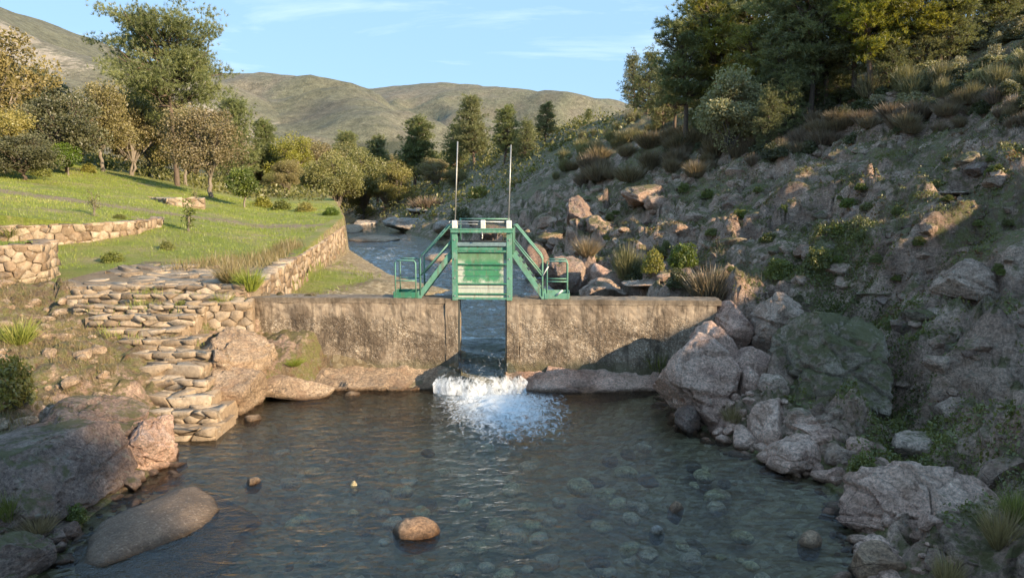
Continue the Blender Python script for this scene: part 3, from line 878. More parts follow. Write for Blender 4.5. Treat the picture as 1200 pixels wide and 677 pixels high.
# --- right bank cluster
rock('pale pink angular boulder at the pool edge below the right dam wall', 768, 868, 392, 14.0, 1.25, 'rock_pink', 3, zbot=-0.5, sub=6)
rock('pale slab wedged against the right end of the dam wall', 800, 868, 377, 15.2, 0.8, 'rock_pink', 4, zbot=-0.1, sub=5)
rock('flat pale rock capping the right end of the dam wall', 826, 892, 352, 16.3, 0.9, 'rock_pink', 5, zbot=0.4, sub=5)
rock('pale rounded rock above the pink boulder, under the tall lichen rock', 846, 912, 402, 14.3, 0.7, 'rock_pink', 15, zbot=0.0, sub=4)
rock('tall grey lichen rock standing above the dam wall end', 870, 945, 332, 15.6, 1.1, 'rock_grey', 6, zbot=0.2, sub=6)
rock('huge moss topped dome boulder on the right bank', 905, 1052, 366, 13.5, 1.7, 'rock_moss', 7, zbot=-0.1, sub=6, block=0.75)
rock('grey fractured block in front of the mossy dome boulder', 930, 1030, 462, 12.0, 0.8, 'rock_grey', 17, zbot=-0.3, sub=6, block=0.8)
rock('small brownish rounded rock at the waterline beside the pink boulder', 828, 882, 467, 13.0, 0.55, 'rock_pink', 8, zbot=-0.4)
rock('rounded pinkish rock stacked above the low waterline slab', 876, 932, 462, 12.4, 0.65, 'rock_pink', 9, zbot=-0.3, sub=5)
rock('long low pinkish slab lying at the pool waterline', 884, 984, 508, 11.45, 0.75, 'rock_pink', 10, zbot=-0.4, sub=6)
rock('large grey pink boulder in the right foreground', 986, 1172, 545, 9.0, 1.05, 'rock_pink', 12, zbot=-0.35, sub=6, block=0.7)
rock('wedge shaped orange stone leaning on the right foreground boulder', 996, 1060, 628, 7.95, 0.35, 'rock_orange', 13, zbot=-0.25, block=0.8)
rock('dark overhanging boulder perched on the right hillside', 1064, 1138, 224, 19.5, 0.9, 'rock_grey', 20, zbot=None, sub=5)
rock('mossy boulder at the right edge of the hillside', 1158, 1216, 222, 18.5, 1.0, 'rock_moss', 21, sub=5)
rock('broad grey rock face low on the right hillside', 1090, 1178, 302, 15.2, 0.8, 'rock_grey', 22, sub=5)
rock('small pale stone high on the hillside near the right edge', 1158, 1192, 164, 23.5, 0.5, 'rock_pink', 23)
rock('sunlit pale stone on the bare patch of the hillside', 1036, 1066, 204, 23.0, 0.5, 'rock_tan', 24)
rock('low rusty stone left of the sunlit pale stone', 1020, 1042, 216, 22.6, 0.4, 'rock_orange', 25)
rock('low rusty stone right of the sunlit pale stone', 1058, 1084, 213, 22.8, 0.4, 'rock_orange', 26)
rock('tall cracked outcrop beside the sunlit tip above the river', 660, 698, 228, 36, 1.6, 'rock_dark', 30, sub=5)
rock('narrow outcrop right of the cracked outcrop above the river', 686, 716, 252, 33, 1.1, 'rock_hill', 31, sub=5)
rock('broad grey outcrop high above the river, left of the bushes', 725, 790, 215, 36, 1.8, 'rock_hill', 32, sub=5)
rock('grey crag below the pale leaved oak', 880, 935, 196, 33, 1.8, 'rock_pink', 33, sub=5)
for i, (a, b, t, Y, dy, m, lab) in enumerate([
        (668, 740, 322, 22.5, 1.0, 'rock_grey', 'grey slab by the river nearest the right gate stair'),
        (728, 792, 326, 21.0, 0.9, 'rock_grey', 'grey ribbed slab just behind the right dam wall'),
        (775, 836, 334, 19.6, 0.8, 'rock_grey', 'low grey slab behind the far right end of the dam'),
        (640, 690, 300, 26.0, 1.0, 'rock_dark', 'dark rock on the river bank right of the gate'),
        (612, 650, 285, 31.0, 1.0, 'rock_dark', 'dark rock behind the right gate railing'),
        (690, 722, 308, 24.5, 0.7, 'rock_pink', 'small pinkish rock above the grey river slabs'),
        (560, 606, 262, 44.0, 1.6, 'rock_dark', 'dark bank rock seen through the gate frame'),
        (508, 556, 252, 52.0, 1.6, 'rock_far', 'brown bank rock left of the gate by the river bend'),
        (444, 502, 252, 66.0, 2.2, 'rock_far', 'long smooth grey rock at the river bend'),
        (470, 520, 242, 72.0, 2.2, 'rock_far', 'rock ledge above the long smooth rock at the bend'),
        (412, 448, 257, 82.0, 2.4, 'rock_far', 'flat pale rock at the far end of the river')]):
    rock(lab, a, b, t, Y, dy, m, 40 + i, sub=5 if i < 4 else 4, flat_top=0.25)
for i, (a, b, t, Y, dy, lab) in enumerate([
        (408, 470, 275.5, 54, 2.2, 'smooth sunlit tan sandbar rock in the river bend'),
        (496, 556, 296, 38.5, 1.1, 'low gravelly rock bar in mid river behind the left stair'),
        (392, 424, 262, 66, 3.0, 'pale sandbank at the foot of the far bank')]):
    rock(lab, a, b, t, Y, dy, 'rock_tan', 60 + i, zbot=0.55, cat='sandbar', name='river_bar', block=0.15, rough=0.7, cuts=2, flat_top=0.3)
# --- left bank
rock('big lichen covered boulder at the left edge above the pool', -60, 132, 486, 9.9, 1.5, 'rock_dark', 70, zbot=-0.3, sub=6, block=0.35)
rock('brown grey ledge rock behind the big left boulder', 40, 168, 466, 11.3, 1.1, 'rock_dark', 71, zbot=-0.3, sub=6, block=0.5)
rock('angular brown rock with a dark hollow at the left waterline', 128, 208, 484, 11.5, 0.7, 'rock_pink', 72, zbot=-0.4, sub=6, block=0.8)
rock('small brown block in the lower left corner', -25, 52, 626, 7.9, 0.55, 'rock_dark', 73, zbot=-0.3, sub=5)
# the flat gritty slab: outline taken to the water plane, low dome inside it
op = np.array([at_z(px, py, 0.0)[:2] for px, py in ((98, 660), (104, 632), (122, 612), (150, 599), (176, 588), (204, 575), (232, 571), (250, 583), (256, 597), (244, 613), (216, 628), (182, 641), (146, 655), (118, 664))])
X, Y = np.meshgrid(np.arange(op[:, 0].min() - 0.35, op[:, 0].max() + 0.35, 0.022), np.arange(op[:, 1].min() - 0.35, op[:, 1].max() + 0.35, 0.022))
x, y = X.ravel(), Y.ravel()
dd_ = np.full(len(x), 9.0)
for a_, b_ in zip(op, np.roll(op, -1, 0)):
    ab = b_ - a_
    t_ = np.clip(((x - a_[0]) * ab[0] + (y - a_[1]) * ab[1]) / (ab @ ab), 0, 1)
    dd_ = np.minimum(dd_, np.hypot(x - a_[0] - t_ * ab[0], y - a_[1] - t_ * ab[1]))
pz = np.stack([x, y, 0 * x], 1)
dd_ = dd_ + 0.05 * fbm(pz * 3 + 4, 3)
ins = inside(op, x, y)
z_ = np.where(ins, 0.015 + 0.19 * (1 - np.exp(-np.maximum(dd_, 0) / 0.28)), -0.75 * np.maximum(dd_, 0)) + 0.04 * fbm(pz * 1.6, 4) * np.where(ins, 1, 0.3) + 0.006 * fbm(pz * 14, 3)
ii = np.arange(len(x)).reshape(X.shape)
q4 = np.stack([ii[:-1, :-1], ii[:-1, 1:], ii[1:, 1:], ii[1:, :-1]], -1).reshape(-1, 4)
cs = np.array([op[:, 0].mean(), op[:, 1].mean(), 0])
tag(link('rock_slab', make_mesh('rock_slab', np.stack([x, y, z_], 1) - cs, q4, [M['gritty']], True), None, cs), 'smooth flat gritty brown slab rising from the pool at left', 'rock slab')
rock('sunlit ribbed outcrop between the steps and the dam', 226, 318, 382, 15.5, 1.15, 'rock_tan', 75, zbot=-0.3, sub=6, block=0.75, name='rock_outcrop', cat='outcrop')
rock('sunlit lower foot of the ribbed outcrop beside the pool', 236, 312, 428, 14.35, 0.75, 'rock_tan', 76, zbot=-0.4, sub=5, name='rock_outcrop', cat='outcrop')
rock('rounded sunlit orange tan boulder below the left dam wall', 298, 396, 438, 15.45, 0.55, 'rock_tan', 77, zbot=-0.25, sub=5, block=0.3)
rock('small triangular pinkish stone at the foot of the outcrop', 284, 308, 484, 13.75, 0.22, 'rock_tan', 78, zbot=-0.2, sub=3, cat='stone', name='stone')
rock('small flat stone in the water beside the orange tan boulder', 402, 426, 459, 15.5, 0.2, 'rock_tan', 79, zbot=-0.15, sub=3, cat='stone', name='stone')
# --- stones in the pool
for i, (a, b, t, py, m, lab, hb) in enumerate([
        (455, 516, 603, 628, 'rock_orange', 'rounded pink granite stone alone in mid pool', 0.2),
        (409, 421, 562, 569, 'rock_green', 'tiny yellowish pebble poking out left of mid pool', 0.1),
        (760, 781, 614, 624, 'rock_white', 'white angular stone in the pool', 0.1),
        (781, 805, 586, 599, 'rock_orange', 'orange tan cobble poking out right of mid pool', 0.15),
        (934, 973, 620, 638, 'rock_orange', 'reddish brown stone near the right bank', 0.2),
        (283, 306, 558, 567, 'rock_tan', 'flat tan stone barely above water at left', 0.1)]):
    c = at_z((a + b) / 2, py, 0.0)
    hw = (b - a) / 2 / F * c[1] * 1.05
    zt = max(at_y((a + b) / 2, t, c[1] + hw * 0.6)[2], 0.05)
    hh = (zt + hb) / 2 + 0.05
    me = rock_mesh('pool_stone', 100 + i, (hw, hw * 0.75, hh), M[m], 4, block=0.3, rough=0.5, cuts=4)
    tag(link('pool_stone', me, None, (c[0], c[1] + hw * 0.4, zt - hh), 0.2 * i), lab, 'stone')
rs = np.random.default_rng(5)
subm = [rock_mesh('submerged_cobble', 120 + k, (1, 0.8, 0.5), M[m], 3, block=0.3, rough=0.5, cuts=4) for k, m in enumerate(['rock_green', 'rock_bed', 'rock_green', 'rock_bed', 'rock_white'])]
spots = [(600, 565, 26), (585, 560, 18), (680, 565, 34), (655, 585, 20), (690, 592, 30), (725, 585, 22), (740, 600, 24), (705, 612, 26), (760, 640, 28), (815, 632, 26), (800, 636, 20),
         (810, 655, 30), (845, 653, 14), (480, 560, 22), (500, 590, 26), (345, 605, 22), (600, 620, 34), (560, 640, 26), (640, 648, 30), (700, 655, 30), (545, 585, 20), (840, 590, 26), (870, 620, 26), (620, 545, 22), (760, 560, 24), (520, 548, 16), (450, 600, 18), (880, 660, 20)]
for k in range(70):
    spots.append((rs.uniform(330, 930), rs.uniform(520, 672), rs.uniform(10, 28)))
for i, (px, py, w) in enumerate(spots):
    c = at_z(px, py, -0.12)
    hw = w / 2 / F * c[1] * 1.2
    g = ground_z(c[0], c[1])
    o = link('submerged_cobble', subm[i % 5], None, (c[0], c[1], -0.05 - 0.55 * hw - rs.uniform(0.0, 0.10)), rs.uniform(0, 6))
    o.scale = (hw, hw, hw * 1.1)
    tag(o, 'blurred pale cobble lying under the pool surface', 'cobble', 'cobbles under the water')

# more slabs packed into the right bank cluster
for i, (a, b, t, Y, dy, m, lab) in enumerate([
        (812, 858, 410, 13.55, 0.5, 'rock_pink', 'small block leaning on the front of the pink boulder'),
        (862, 902, 428, 13.6, 0.5, 'rock_pink', 'pale block between the pink boulder and the mossy dome'),
        (888, 926, 436, 13.0, 0.45, 'rock_grey', 'grey block under the edge of the mossy dome'),
        (918, 966, 488, 11.9, 0.5, 'rock_pink', 'pinkish block above the long waterline slab'),
        (962, 1012, 520, 11.0, 0.5, 'rock_grey', 'grey stone between the waterline slab and the green bush'),
        (856, 890, 500, 12.3, 0.35, 'rock_pink', 'small pink stone at the waterline left of the long slab'),
        (790, 826, 468, 13.2, 0.4, 'rock_dark', 'wet dark stone at the foot of the pink boulder'),
        (1040, 1096, 500, 11.3, 0.5, 'rock_grey', 'grey stone at the lower end of the gully'),
        (1100, 1160, 470, 11.6, 0.6, 'rock_grey', 'grey rock on the slope above the foreground boulder'),
        (1150, 1210, 520, 10.2, 0.6, 'rock_dark', 'dark rock at the right edge above the foreground boulder'),
        (1130, 1190, 400, 13.4, 0.6, 'rock_grey', 'jutting grey rock right of the gully'),
        (1070, 1120, 360, 14.8, 0.6, 'rock_grey', 'flat grey rock at the upper side of the gully'),
        (966, 1006, 590, 9.6, 0.35, 'rock_dark', 'dark wet stone at the waterline beside the foreground boulder'),
        (1000, 1050, 340, 17.2, 0.7, 'rock_moss', 'mossy rock above the head of the gully')]):
    rock(lab, a, b, t, Y, dy, m, 300 + i, sub=5)
# rocks bedded in the hillside
rs = np.random.default_rng(66)
bed = [rock_mesh('embedded_rock', 400 + k, (1, 0.85, 0.62), M[m], 4, block=0.7) for k, m in enumerate(['rock_hill', 'rock_hill', 'rock_moss', 'rock_hill', 'rock_dark', 'rock_moss'])]
for i in range(120):
    px = rs.uniform(640, 1200)
    lo = np.interp(px, [640, 800, 900, 1000, 1200], [225, 205, 182, 165, 150])
    hi = np.interp(px, [640, 800, 900, 1000, 1060, 1200], [300, 310, 330, 330, 400, 560])
    py = lo + (hi - lo) * rs.random()
    p = on_ground(px, py)
    hw = rs.uniform(10, 34) / F * p[1] * 0.5
    where = 'in the crag band above the river' if px < 800 else ('below the pale oak' if px < 940 else ('on the bare hillside left of the dark perched boulder' if px < 1065 else 'on the hillside by the right edge'))
    o = link('embedded_rock', bed[i % 6], None, (p[0], p[1], p[2] - hw * 0.38), rs.uniform(0, 6))
    o.rotation_euler = (rs.normal(0, 0.2), 0.25 + rs.normal(0, 0.2), rs.uniform(0, 6))
    o.scale = (hw * 1.25, hw, hw)
    tag(o, '%s %s rock bedded %s' % ('large' if hw * F / p[1] > 11.5 else ('middling' if hw * F / p[1] > 8 else 'small'), ['grey', 'grey', 'mossy', 'grey', 'dark', 'mossy'][i % 6], where), 'rock', 'rocks bedded in the hillside')
# loose rubble on the right hillside: too many to count
rs = np.random.default_rng(55)
iv, if_ = ico(2)
nR = 2900
yy = 7.5 + 38 * rs.random(nR) ** 1.6
dd = 0.6 + 17 * rs.random(nR) ** 1.2
xx = xR(yy) + dd
keep = fbm(np.column_stack([xx * 0.4 + 12, yy * 0.4, 0 * xx]), 3) > -0.12
xx, yy = xx[keep], yy[keep]
sz = (0.04 + 0.24 * rs.random(len(xx)) ** 4) * (0.8 + yy / 40)
zz = ground_z_arr(xx, yy)
shapes = []
for k in range(10):
    q = iv.copy()
    for _ in range(6):
        nv = rs.normal(size=3); nv /= np.linalg.norm(nv)
        q = q - np.maximum(q @ nv - rs.uniform(0.4, 0.75), 0)[:, None] * nv
    shapes.append(q * np.array([1.2, 0.9, 0.7]) * rs.uniform(0.8, 1.2, 3))
pick = rs.integers(10, size=len(xx))
ang = rs.uniform(0, 6.28, len(xx))
B = np.array(shapes)[pick] * sz[:, None, None]
tl = rs.normal(0, 0.35, len(xx))
B = np.stack([B[..., 0] * np.cos(tl)[:, None] - B[..., 2] * np.sin(tl)[:, None], B[..., 1], B[..., 0] * np.sin(tl)[:, None] + B[..., 2] * np.cos(tl)[:, None]], -1)
B = np.stack([B[..., 0] * np.cos(ang)[:, None] - B[..., 1] * np.sin(ang)[:, None], B[..., 0] * np.sin(ang)[:, None] + B[..., 1] * np.cos(ang)[:, None], B[..., 2]], -1)
B += np.stack([xx, yy, zz - sz * 0.25], 1)[:, None]
Fq = (if_[None] + (np.arange(len(xx)) * len(iv))[:, None, None]).reshape(-1, 3)
tag(link('hillside_rubble', make_mesh('hillside_rubble', B.reshape(-1, 3), Fq, [M['rock_hill']], False)), 'loose grey rubble strewn over the shaded hillside', 'rubble', kind='stuff')

def shore_rubble(name, xx, yy, sz, mat, label):
    zz = ground_z_arr(xx, yy)
    r2 = np.random.default_rng(len(xx))
    B = np.array(shapes)[r2.integers(10, size=len(xx))] * sz[:, None, None]
    a_ = r2.uniform(0, 6.28, len(xx))[:, None]
    B = np.stack([B[..., 0] * np.cos(a_) - B[..., 1] * np.sin(a_), B[..., 0] * np.sin(a_) + B[..., 1] * np.cos(a_), B[..., 2]], -1) + np.stack([xx, yy, zz + sz * 0.1], 1)[:, None]
    Fq = (if_[None] + (np.arange(len(xx)) * len(iv))[:, None, None]).reshape(-1, 3)
    tag(link(name, make_mesh(name, B.reshape(-1, 3), Fq, [M[mat]], False)), label, 'rubble', kind='stuff')
rs = np.random.default_rng(91)
yy = rs.uniform(7.2, 16.2, 420)
shore_rubble('shore_rubble', xR(yy) - 0.35 + 1.3 * rs.random(420), yy, 0.04 + 0.16 * rs.random(420) ** 2.5, 'rock_pink', 'small broken stones along the right waterline')
yy = rs.uniform(7.2, 12.2, 240)
shore_rubble('shore_rubble', xL(yy) + 0.35 - 1.2 * rs.random(240), yy, 0.04 + 0.15 * rs.random(240) ** 2.5, 'rock_dark', 'small broken stones along the left waterline')
yy = rs.uniform(10.5, 17.0, 420)
xx = rs.uniform(-12.5, -6.5, 420)
kk = xx < np.interp(yy, [12, 14, 15.5, 17], [-6.9, -8.1, -9.5, -11])
shore_rubble('bank_rubble', xx[kk], yy[kk], 0.03 + 0.17 * rs.random(kk.sum()) ** 3, 'rock_tan', 'stones scattered on the grassy bank left of the steps')
# ------------------------------------------------------------------ built things
def box(bm, c, s, rot=None):
    m = Matrix.Translation(Vector(c))
    if rot is not None: m = m @ rot
    m = m @ Matrix.Diagonal((s[0], s[1], s[2], 1))
    return bmesh.ops.create_cube(bm, size=1.0, matrix=m)['verts']
def part(name, parent, mat, boxes=(), tubes=(), bevel=0.006, label=None, smooth=False, loc=None):
    bm = bmesh.new()
    for b in boxes: box(bm, *b)
    if bevel and boxes:
        bmesh.ops.bevel(bm, geom=bm.edges[:], offset=bevel, segments=1, affect='EDGES', profile=0.5)
    for pts, r in tubes: tube(bm, pts, r)
    if loc is not None:
        bmesh.ops.translate(bm, verts=bm.verts[:], vec=-Vector(loc))
    o = link(name, bm_mesh(name, bm, [mat], smooth), parent, loc)
    if label: o['label'] = label
    return o
def tube(bm, pts, r, k=8):
    pts = [Vector(p) for p in pts]
    rings = []
    for i, p in enumerate(pts):
        d = (pts[min(i + 1, len(pts) - 1)] - pts[max(i - 1, 0)]).normalized()
        a = Vector((0, 0, 1)) if abs(d.z) < 0.9 else Vector((1, 0, 0))
        u = d.cross(a).normalized()
        w = d.cross(u)
        rr = r[i] if isinstance(r, (list, tuple)) else r
        rings.append([bm.verts.new(p + u * math.cos(t) * rr + w * math.sin(t) * rr) for t in [2 * math.pi * j / k for j in range(k)]])
    for a, b in zip(rings[:-1], rings[1:]):
        for j in range(k):
            bm.faces.new((a[j], a[(j + 1) % k], b[(j + 1) % k], b[j]))
    bm.faces.new(rings[0][::-1])
    bm.faces.new(rings[-1])

DAM_O, DAM_R = (-0.705, 16.6, 2.0), -0.05       # slot middle at wall top, slight turn
def rough_box(name, x0, x1, y0, y1, z0, z1, mat, parent, amp=0.02, st=0.08, seed=0, loc=(0, 0, 0)):
    """a box with a finely uneven surface (cast concrete)"""
    bm = bmesh.new()
    box(bm, ((x0 + x1) / 2, (y0 + y1) / 2, (z0 + z1) / 2), (x1 - x0, y1 - y0, z1 - z0))
    for ax, (a, b) in enumerate(((x0, x1), (y0, y1), (z0, z1))):
        nn = max(1, int((b - a) / st))
        for k in range(1, nn):
            co = [0, 0, 0]
            no = [0, 0, 0]
            co[ax] = a + (b - a) * k / nn
            no[ax] = 1
            bmesh.ops.bisect_plane(bm, geom=bm.verts[:] + bm.edges[:] + bm.faces[:], plane_co=co, plane_no=no)
    bm.normal_update()
    vs = np.array([v.co[:] for v in bm.verts])
    ns = np.array([v.normal[:] for v in bm.verts])
    dsp = amp * (fbm(vs * 2.0 + seed, 4) + 0.5 * fbm(vs * 9 + seed, 2))
    for v, d, nn in zip(bm.verts, dsp, ns): v.co += Vector(nn) * float(d)
    return link(name, bm_mesh(name, bm, [mat], False), parent, loc)
SW = 0.585
dl_ = tag(empty('dam_wall', DAM_O, DAM_R), 'sunlit concrete dam wall left of the green sluice gate', 'dam wall', 'dam walls beside the gate')
rough_box('wall_body', -5.55, -SW - 0.30, 0.014, 0.56, -2.05, -0.12, M['dam'], dl_, 0.03, seed=1)
rough_box('coping', -5.62, -SW - 0.30, 0.0, 0.60, -0.117, 0.0, M['dam'], dl_, 0.03, seed=2)
rough_box('pier', -SW - 0.297, -SW, -0.006, 0.62, -2.05, 0.003, M['dam'], dl_, 0.022, seed=3)
dr_ = tag(empty('dam_wall', DAM_O, DAM_R), 'shaded concrete dam wall right of the green sluice gate', 'dam wall', 'dam walls beside the gate')
rough_box('wall_body', SW + 0.30, 5.5, 0.014, 0.56, -2.05, -0.12, M['dam'], dr_, 0.03, seed=4)
rough_box('coping', SW + 0.30, 5.6, 0.0, 0.60, -0.117, 0.0, M['dam'], dr_, 0.03, seed=5)
rough_box('pier', SW, SW + 0.297, -0.006, 0.62, -2.05, 0.003, M['dam'], dr_, 0.022, seed=6)

# rock aprons the dam stands on, sloping into the pool
def apron(label, x0, x1, seed, mat, lip):
    xs = np.arange(x0, x1 + 0.01, 0.05)
    t = np.linspace(0, 1, 34)
    X, T = np.meshgrid(xs, t)
    x, tt = X.ravel(), T.ravel()
    ylip = np.array([lip(a) for a in x])
    y = 16.95 + (ylip - 16.95) * np.minimum(tt / 0.72, 1)
    z = 0.34 - 0.26 * sstep(0, 0.72, tt)
    under = np.clip((tt - 0.72) / 0.28, 0, 1)
    z = z - under * 0.6
    y = y + 0.35 * under ** 2
    p = np.stack([x, y, z], 1)
    endf = sstep(x0, x0 + 0.4, x) * sstep(x1, x1 - 0.4, x)
    f_, e_ = facets(p * 1.4 + seed)
    z = z + 0.10 * fbm(p * 1.1 + seed, 4) + 0.09 * f_ + 0.05 * fbm(p * 5, 3) - 0.10 * (1 - endf)
    y = y + 0.14 * fbm(p * np.array([1.3, 0, 0]) + seed, 4)
    a, b = X.shape
    ii = np.arange(a * b).reshape(a, b)
    fq = np.stack([ii[:-1, :-1], ii[:-1, 1:], ii[1:, 1:], ii[1:, :-1]], -1).reshape(-1, 4)[:, ::-1]
    me = make_mesh('rock_ledge', np.stack([x, y, z], 1), fq, [mat], True)
    return tag(link('rock_ledge', me), label, 'ledge')
apron('sunlit rock ledge under the left dam wall', -5.0, -1.25, 3, M['rock_tan'], lambda a: np.interp(a, [-5, -4, -2.2, -1.7, -1.25], [15.9, 15.75, 15.8, 15.75, 15.85]))
apron('pinkish rock ledge under the right dam wall', -0.15, 3.7, 8, M['rock_pink'], lambda a: np.interp(a, [-0.15, 0.4, 1.2, 3.7], [15.75, 15.6, 15.55, 15.75]))
o = apron('wet rock sill at the foot of the sluice slot', -1.75, 0.35, 14, M['rock_pink'], lambda a: 15.95)
o.location.z = -0.48

# water sliding through the slot and over the sill
tt = np.linspace(0, 1, 120)
ss = np.linspace(-1, 1, 60)
S, T = np.meshgrid(ss, tt)
s_, t_ = S.ravel(), T.ravel()
yb = np.interp(t_, [0, 0.25, 0.5, 0.72, 0.86, 0.93, 1.0], [17.35, 17.0, 16.5, 16.0, 15.72, 15.60, 15.52])
zb = np.interp(t_, [0, 0.25, 0.5, 0.72, 0.86, 0.93, 1.0], [0.925, 0.85, 0.66, 0.46, 0.36, 0.17, -0.06])
lx = np.interp(yb, [15.5, 15.75, 16.3, 16.55, 18.6], [-1.98, -1.85, -1.34, -1.25, -1.25])
rx = np.interp(yb, [15.5, 15.75, 16.3, 16.55, 18.6], [0.42, 0.20, -0.08, -0.16, -0.16])
jag = sstep(16.3, 15.8, yb)
lx = lx + jag * 0.22 * fbm(np.stack([0 * yb, yb * 5, 0 * yb + 3], 1), 3) + jag * 0.15
rx = rx + jag * 0.22 * fbm(np.stack([0 * yb, yb * 5, 0 * yb + 8], 1), 3)
xb = (lx + rx) / 2 + s_ * (rx - lx) / 2
edge = sstep(15.95, 15.5, yb)
yb = yb - edge * 0.25 * (1 - s_ ** 2) + edge * 0.12 * fbm(np.stack([xb * 2.5, 0 * xb, 0 * xb], 1), 3)
pp_ = np.stack([xb, yb * 0.7, zb], 1)
zb = zb + 0.035 * fbm(pp_ * 1.8, 3) * sstep(0.1, 0.5, t_) + 0.03 * np.sin(yb * 9 + xb * 3) * sstep(0.2, 0.5, t_) * sstep(0.95, 0.7, t_)
ii = np.arange(len(xb)).reshape(S.shape)
fq = np.stack([ii[:-1, :-1], ii[:-1, 1:], ii[1:, 1:], ii[1:, :-1]], -1).reshape(-1, 4)[:, ::-1]
me = make_mesh('spillway_water', np.stack([xb, yb, zb], 1), fq, [M['stream']], True, vattr={'foam': -0.15 + 0.48 * sstep(0.05, 0.5, t_) + 0.45 * sstep(0.80, 0.93, t_)})  # foam of the chute, raised in the slot to stand for bright reflection
tag(link('spillway_water', me), kind='structure')
# splash drops
rs = np.random.default_rng(9)
nd = 140
dx = rs.normal(-0.45, 0.6, nd)
dy = 15.35 - np.abs(rs.normal(0, 0.55, nd))
dzz = np.abs(rs.normal(0, 0.11, nd)) * np.exp(-((15.4 - dy) / 0.9) ** 2) + 0.02
dr = rs.uniform(0.003, 0.007, nd)
oct_v = np.array([(1, 0, 0), (-1, 0, 0), (0, 1, 0), (0, -1, 0), (0, 0, 1), (0, 0, -1)], float)
oct_f = np.array([(0, 2, 4), (2, 1, 4), (1, 3, 4), (3, 0, 4), (2, 0, 5), (1, 2, 5), (3, 1, 5), (0, 3, 5)])
vv = (np.stack([dx, dy, dzz], 1)[:, None, :] + oct_v[None] * dr[:, None, None] * rs.uniform(0.7, 1.5, (nd, 1, 3))).reshape(-1, 3)
ff = (oct_f[None] + (np.arange(nd) * 6)[:, None, None]).reshape(-1, 3)
tag(link('water_splash', make_mesh('water_splash', vv, ff, [M['foam']], True)), 'white splash where the spillway falls into the pool', 'splash', kind='stuff')

# ---- sluice gate (local: x right, y upstream, z up from the wall top)
g = tag(empty('sluice_gate', DAM_O, DAM_R), 'green steel sluice gate with two tall lifting rods', 'gate')
PX = 0.645
for sgn in (-1, 1):
    part('gate_post', g, M['green_pale'] if sgn > 0 else M['green'], [((sgn * PX, -0.02, 0.83), (0.13, 0.012, 1.72)), ((sgn * PX - 0.059, 0.05, 0.83), (0.012, 0.125, 1.72)), ((sgn * PX + 0.059, 0.05, 0.83), (0.012, 0.125, 1.72))], bevel=0.003)
    part('guide_rail', g, M['dark'], [((sgn * 0.57, 0.06, -0.9), (0.05, 0.10, 1.85))], bevel=0.004)
# plates of the lifted gate leaf and the ribs between them
zs = [0.02, 0.125, 0.25, 0.365, 0.535, 0.69, 0.83, 1.13]
for a, b in zip(zs[:-1], zs[1:]):
    part('gate_plate', g, M['green_plate'], [((0, 0.035, (a + b) / 2), (1.15, 0.02, b - a - 0.012))], bevel=0.003)
for zc, th, mm in ((0.012, 0.045, 'green'), (0.125, 0.03, 'green_dark'), (0.365, 0.03, 'green_dark'), (0.83, 0.035, 'green_dark'), (1.13, 0.05, 'green_dark')):
    part('gate_rib', g, M[mm], [((0, 0.0, zc), (1.155, 0.055, th))], bevel=0.004)
part('header_plate', g, M['green'], [((0, 0.05, 1.195), (1.15, 0.02, 0.08))], bevel=0.003)
part('deck_beam', g, M['steel_blue'], [((0, 0.02, 1.295), (1.16, 0.07, 0.085))], bevel=0.005)
part('deck', g, M['dark'], [((0, 0.45, 1.30), (1.30, 0.72, 0.03))] + [((0, 0.12 + 0.11 * k, 1.325), (1.28, 0.012, 0.02)) for k in range(7)], bevel=0)
part('top_beam', g, M['green'], [((0, -0.03, 1.605), (1.46, 0.10, 0.075)), ((0, -0.03, 1.655), (1.50, 0.13, 0.02))], bevel=0.004)
for x in (-0.635, 0.03, 0.635):
    part('bearing_block', g, M['white'], [((x, -0.02, 1.76), (0.125 if abs(x) > 0.1 else 0.11, 0.12, 0.185 if abs(x) > 0.1 else 0.20))], bevel=0.012)
part('drive_shaft', g, M['steel'], [], [([(-0.74, -0.02, 1.835), (0.62, -0.02, 1.815)], 0.016), ([(-0.74, -0.02, 1.835), (-0.77, -0.05, 1.80)], 0.014), ([(-0.62, -0.02, 1.775), (0.1, -0.02, 1.76)], 0.012)], smooth=True)
part('lifting_rod', g, M['steel'], [], [([(-0.625, -0.02, 1.84), (-0.545, -0.02, 3.66)], 0.015)], smooth=True)
part('lifting_rod', g, M['steel'], [], [([(0.625, -0.02, 1.84), (0.685, -0.02, 3.58)], 0.015)], smooth=True)
part('crank_handle', g, M['steel'], [], [([(0.0, -0.06, 1.62), (0.02, -0.10, 1.50), (0.02, -0.10, 1.44)], 0.016), ([(0.02, -0.10, 1.45), (0.02, -0.2, 1.45)], 0.018)], smooth=True)
for x in (-0.60, 0.60):
    part('deck_rail_post', g, M['green_pale'], [], [([(x, 0.78, 1.30), (x, 0.78, 1.88)], 0.02)], smooth=True)
for zc in (1.58, 1.86):
    part('deck_rail', g, M['green_pale'], [], [([(-0.60, 0.78, zc), (0.60, 0.78, zc)], 0.016)], smooth=True)

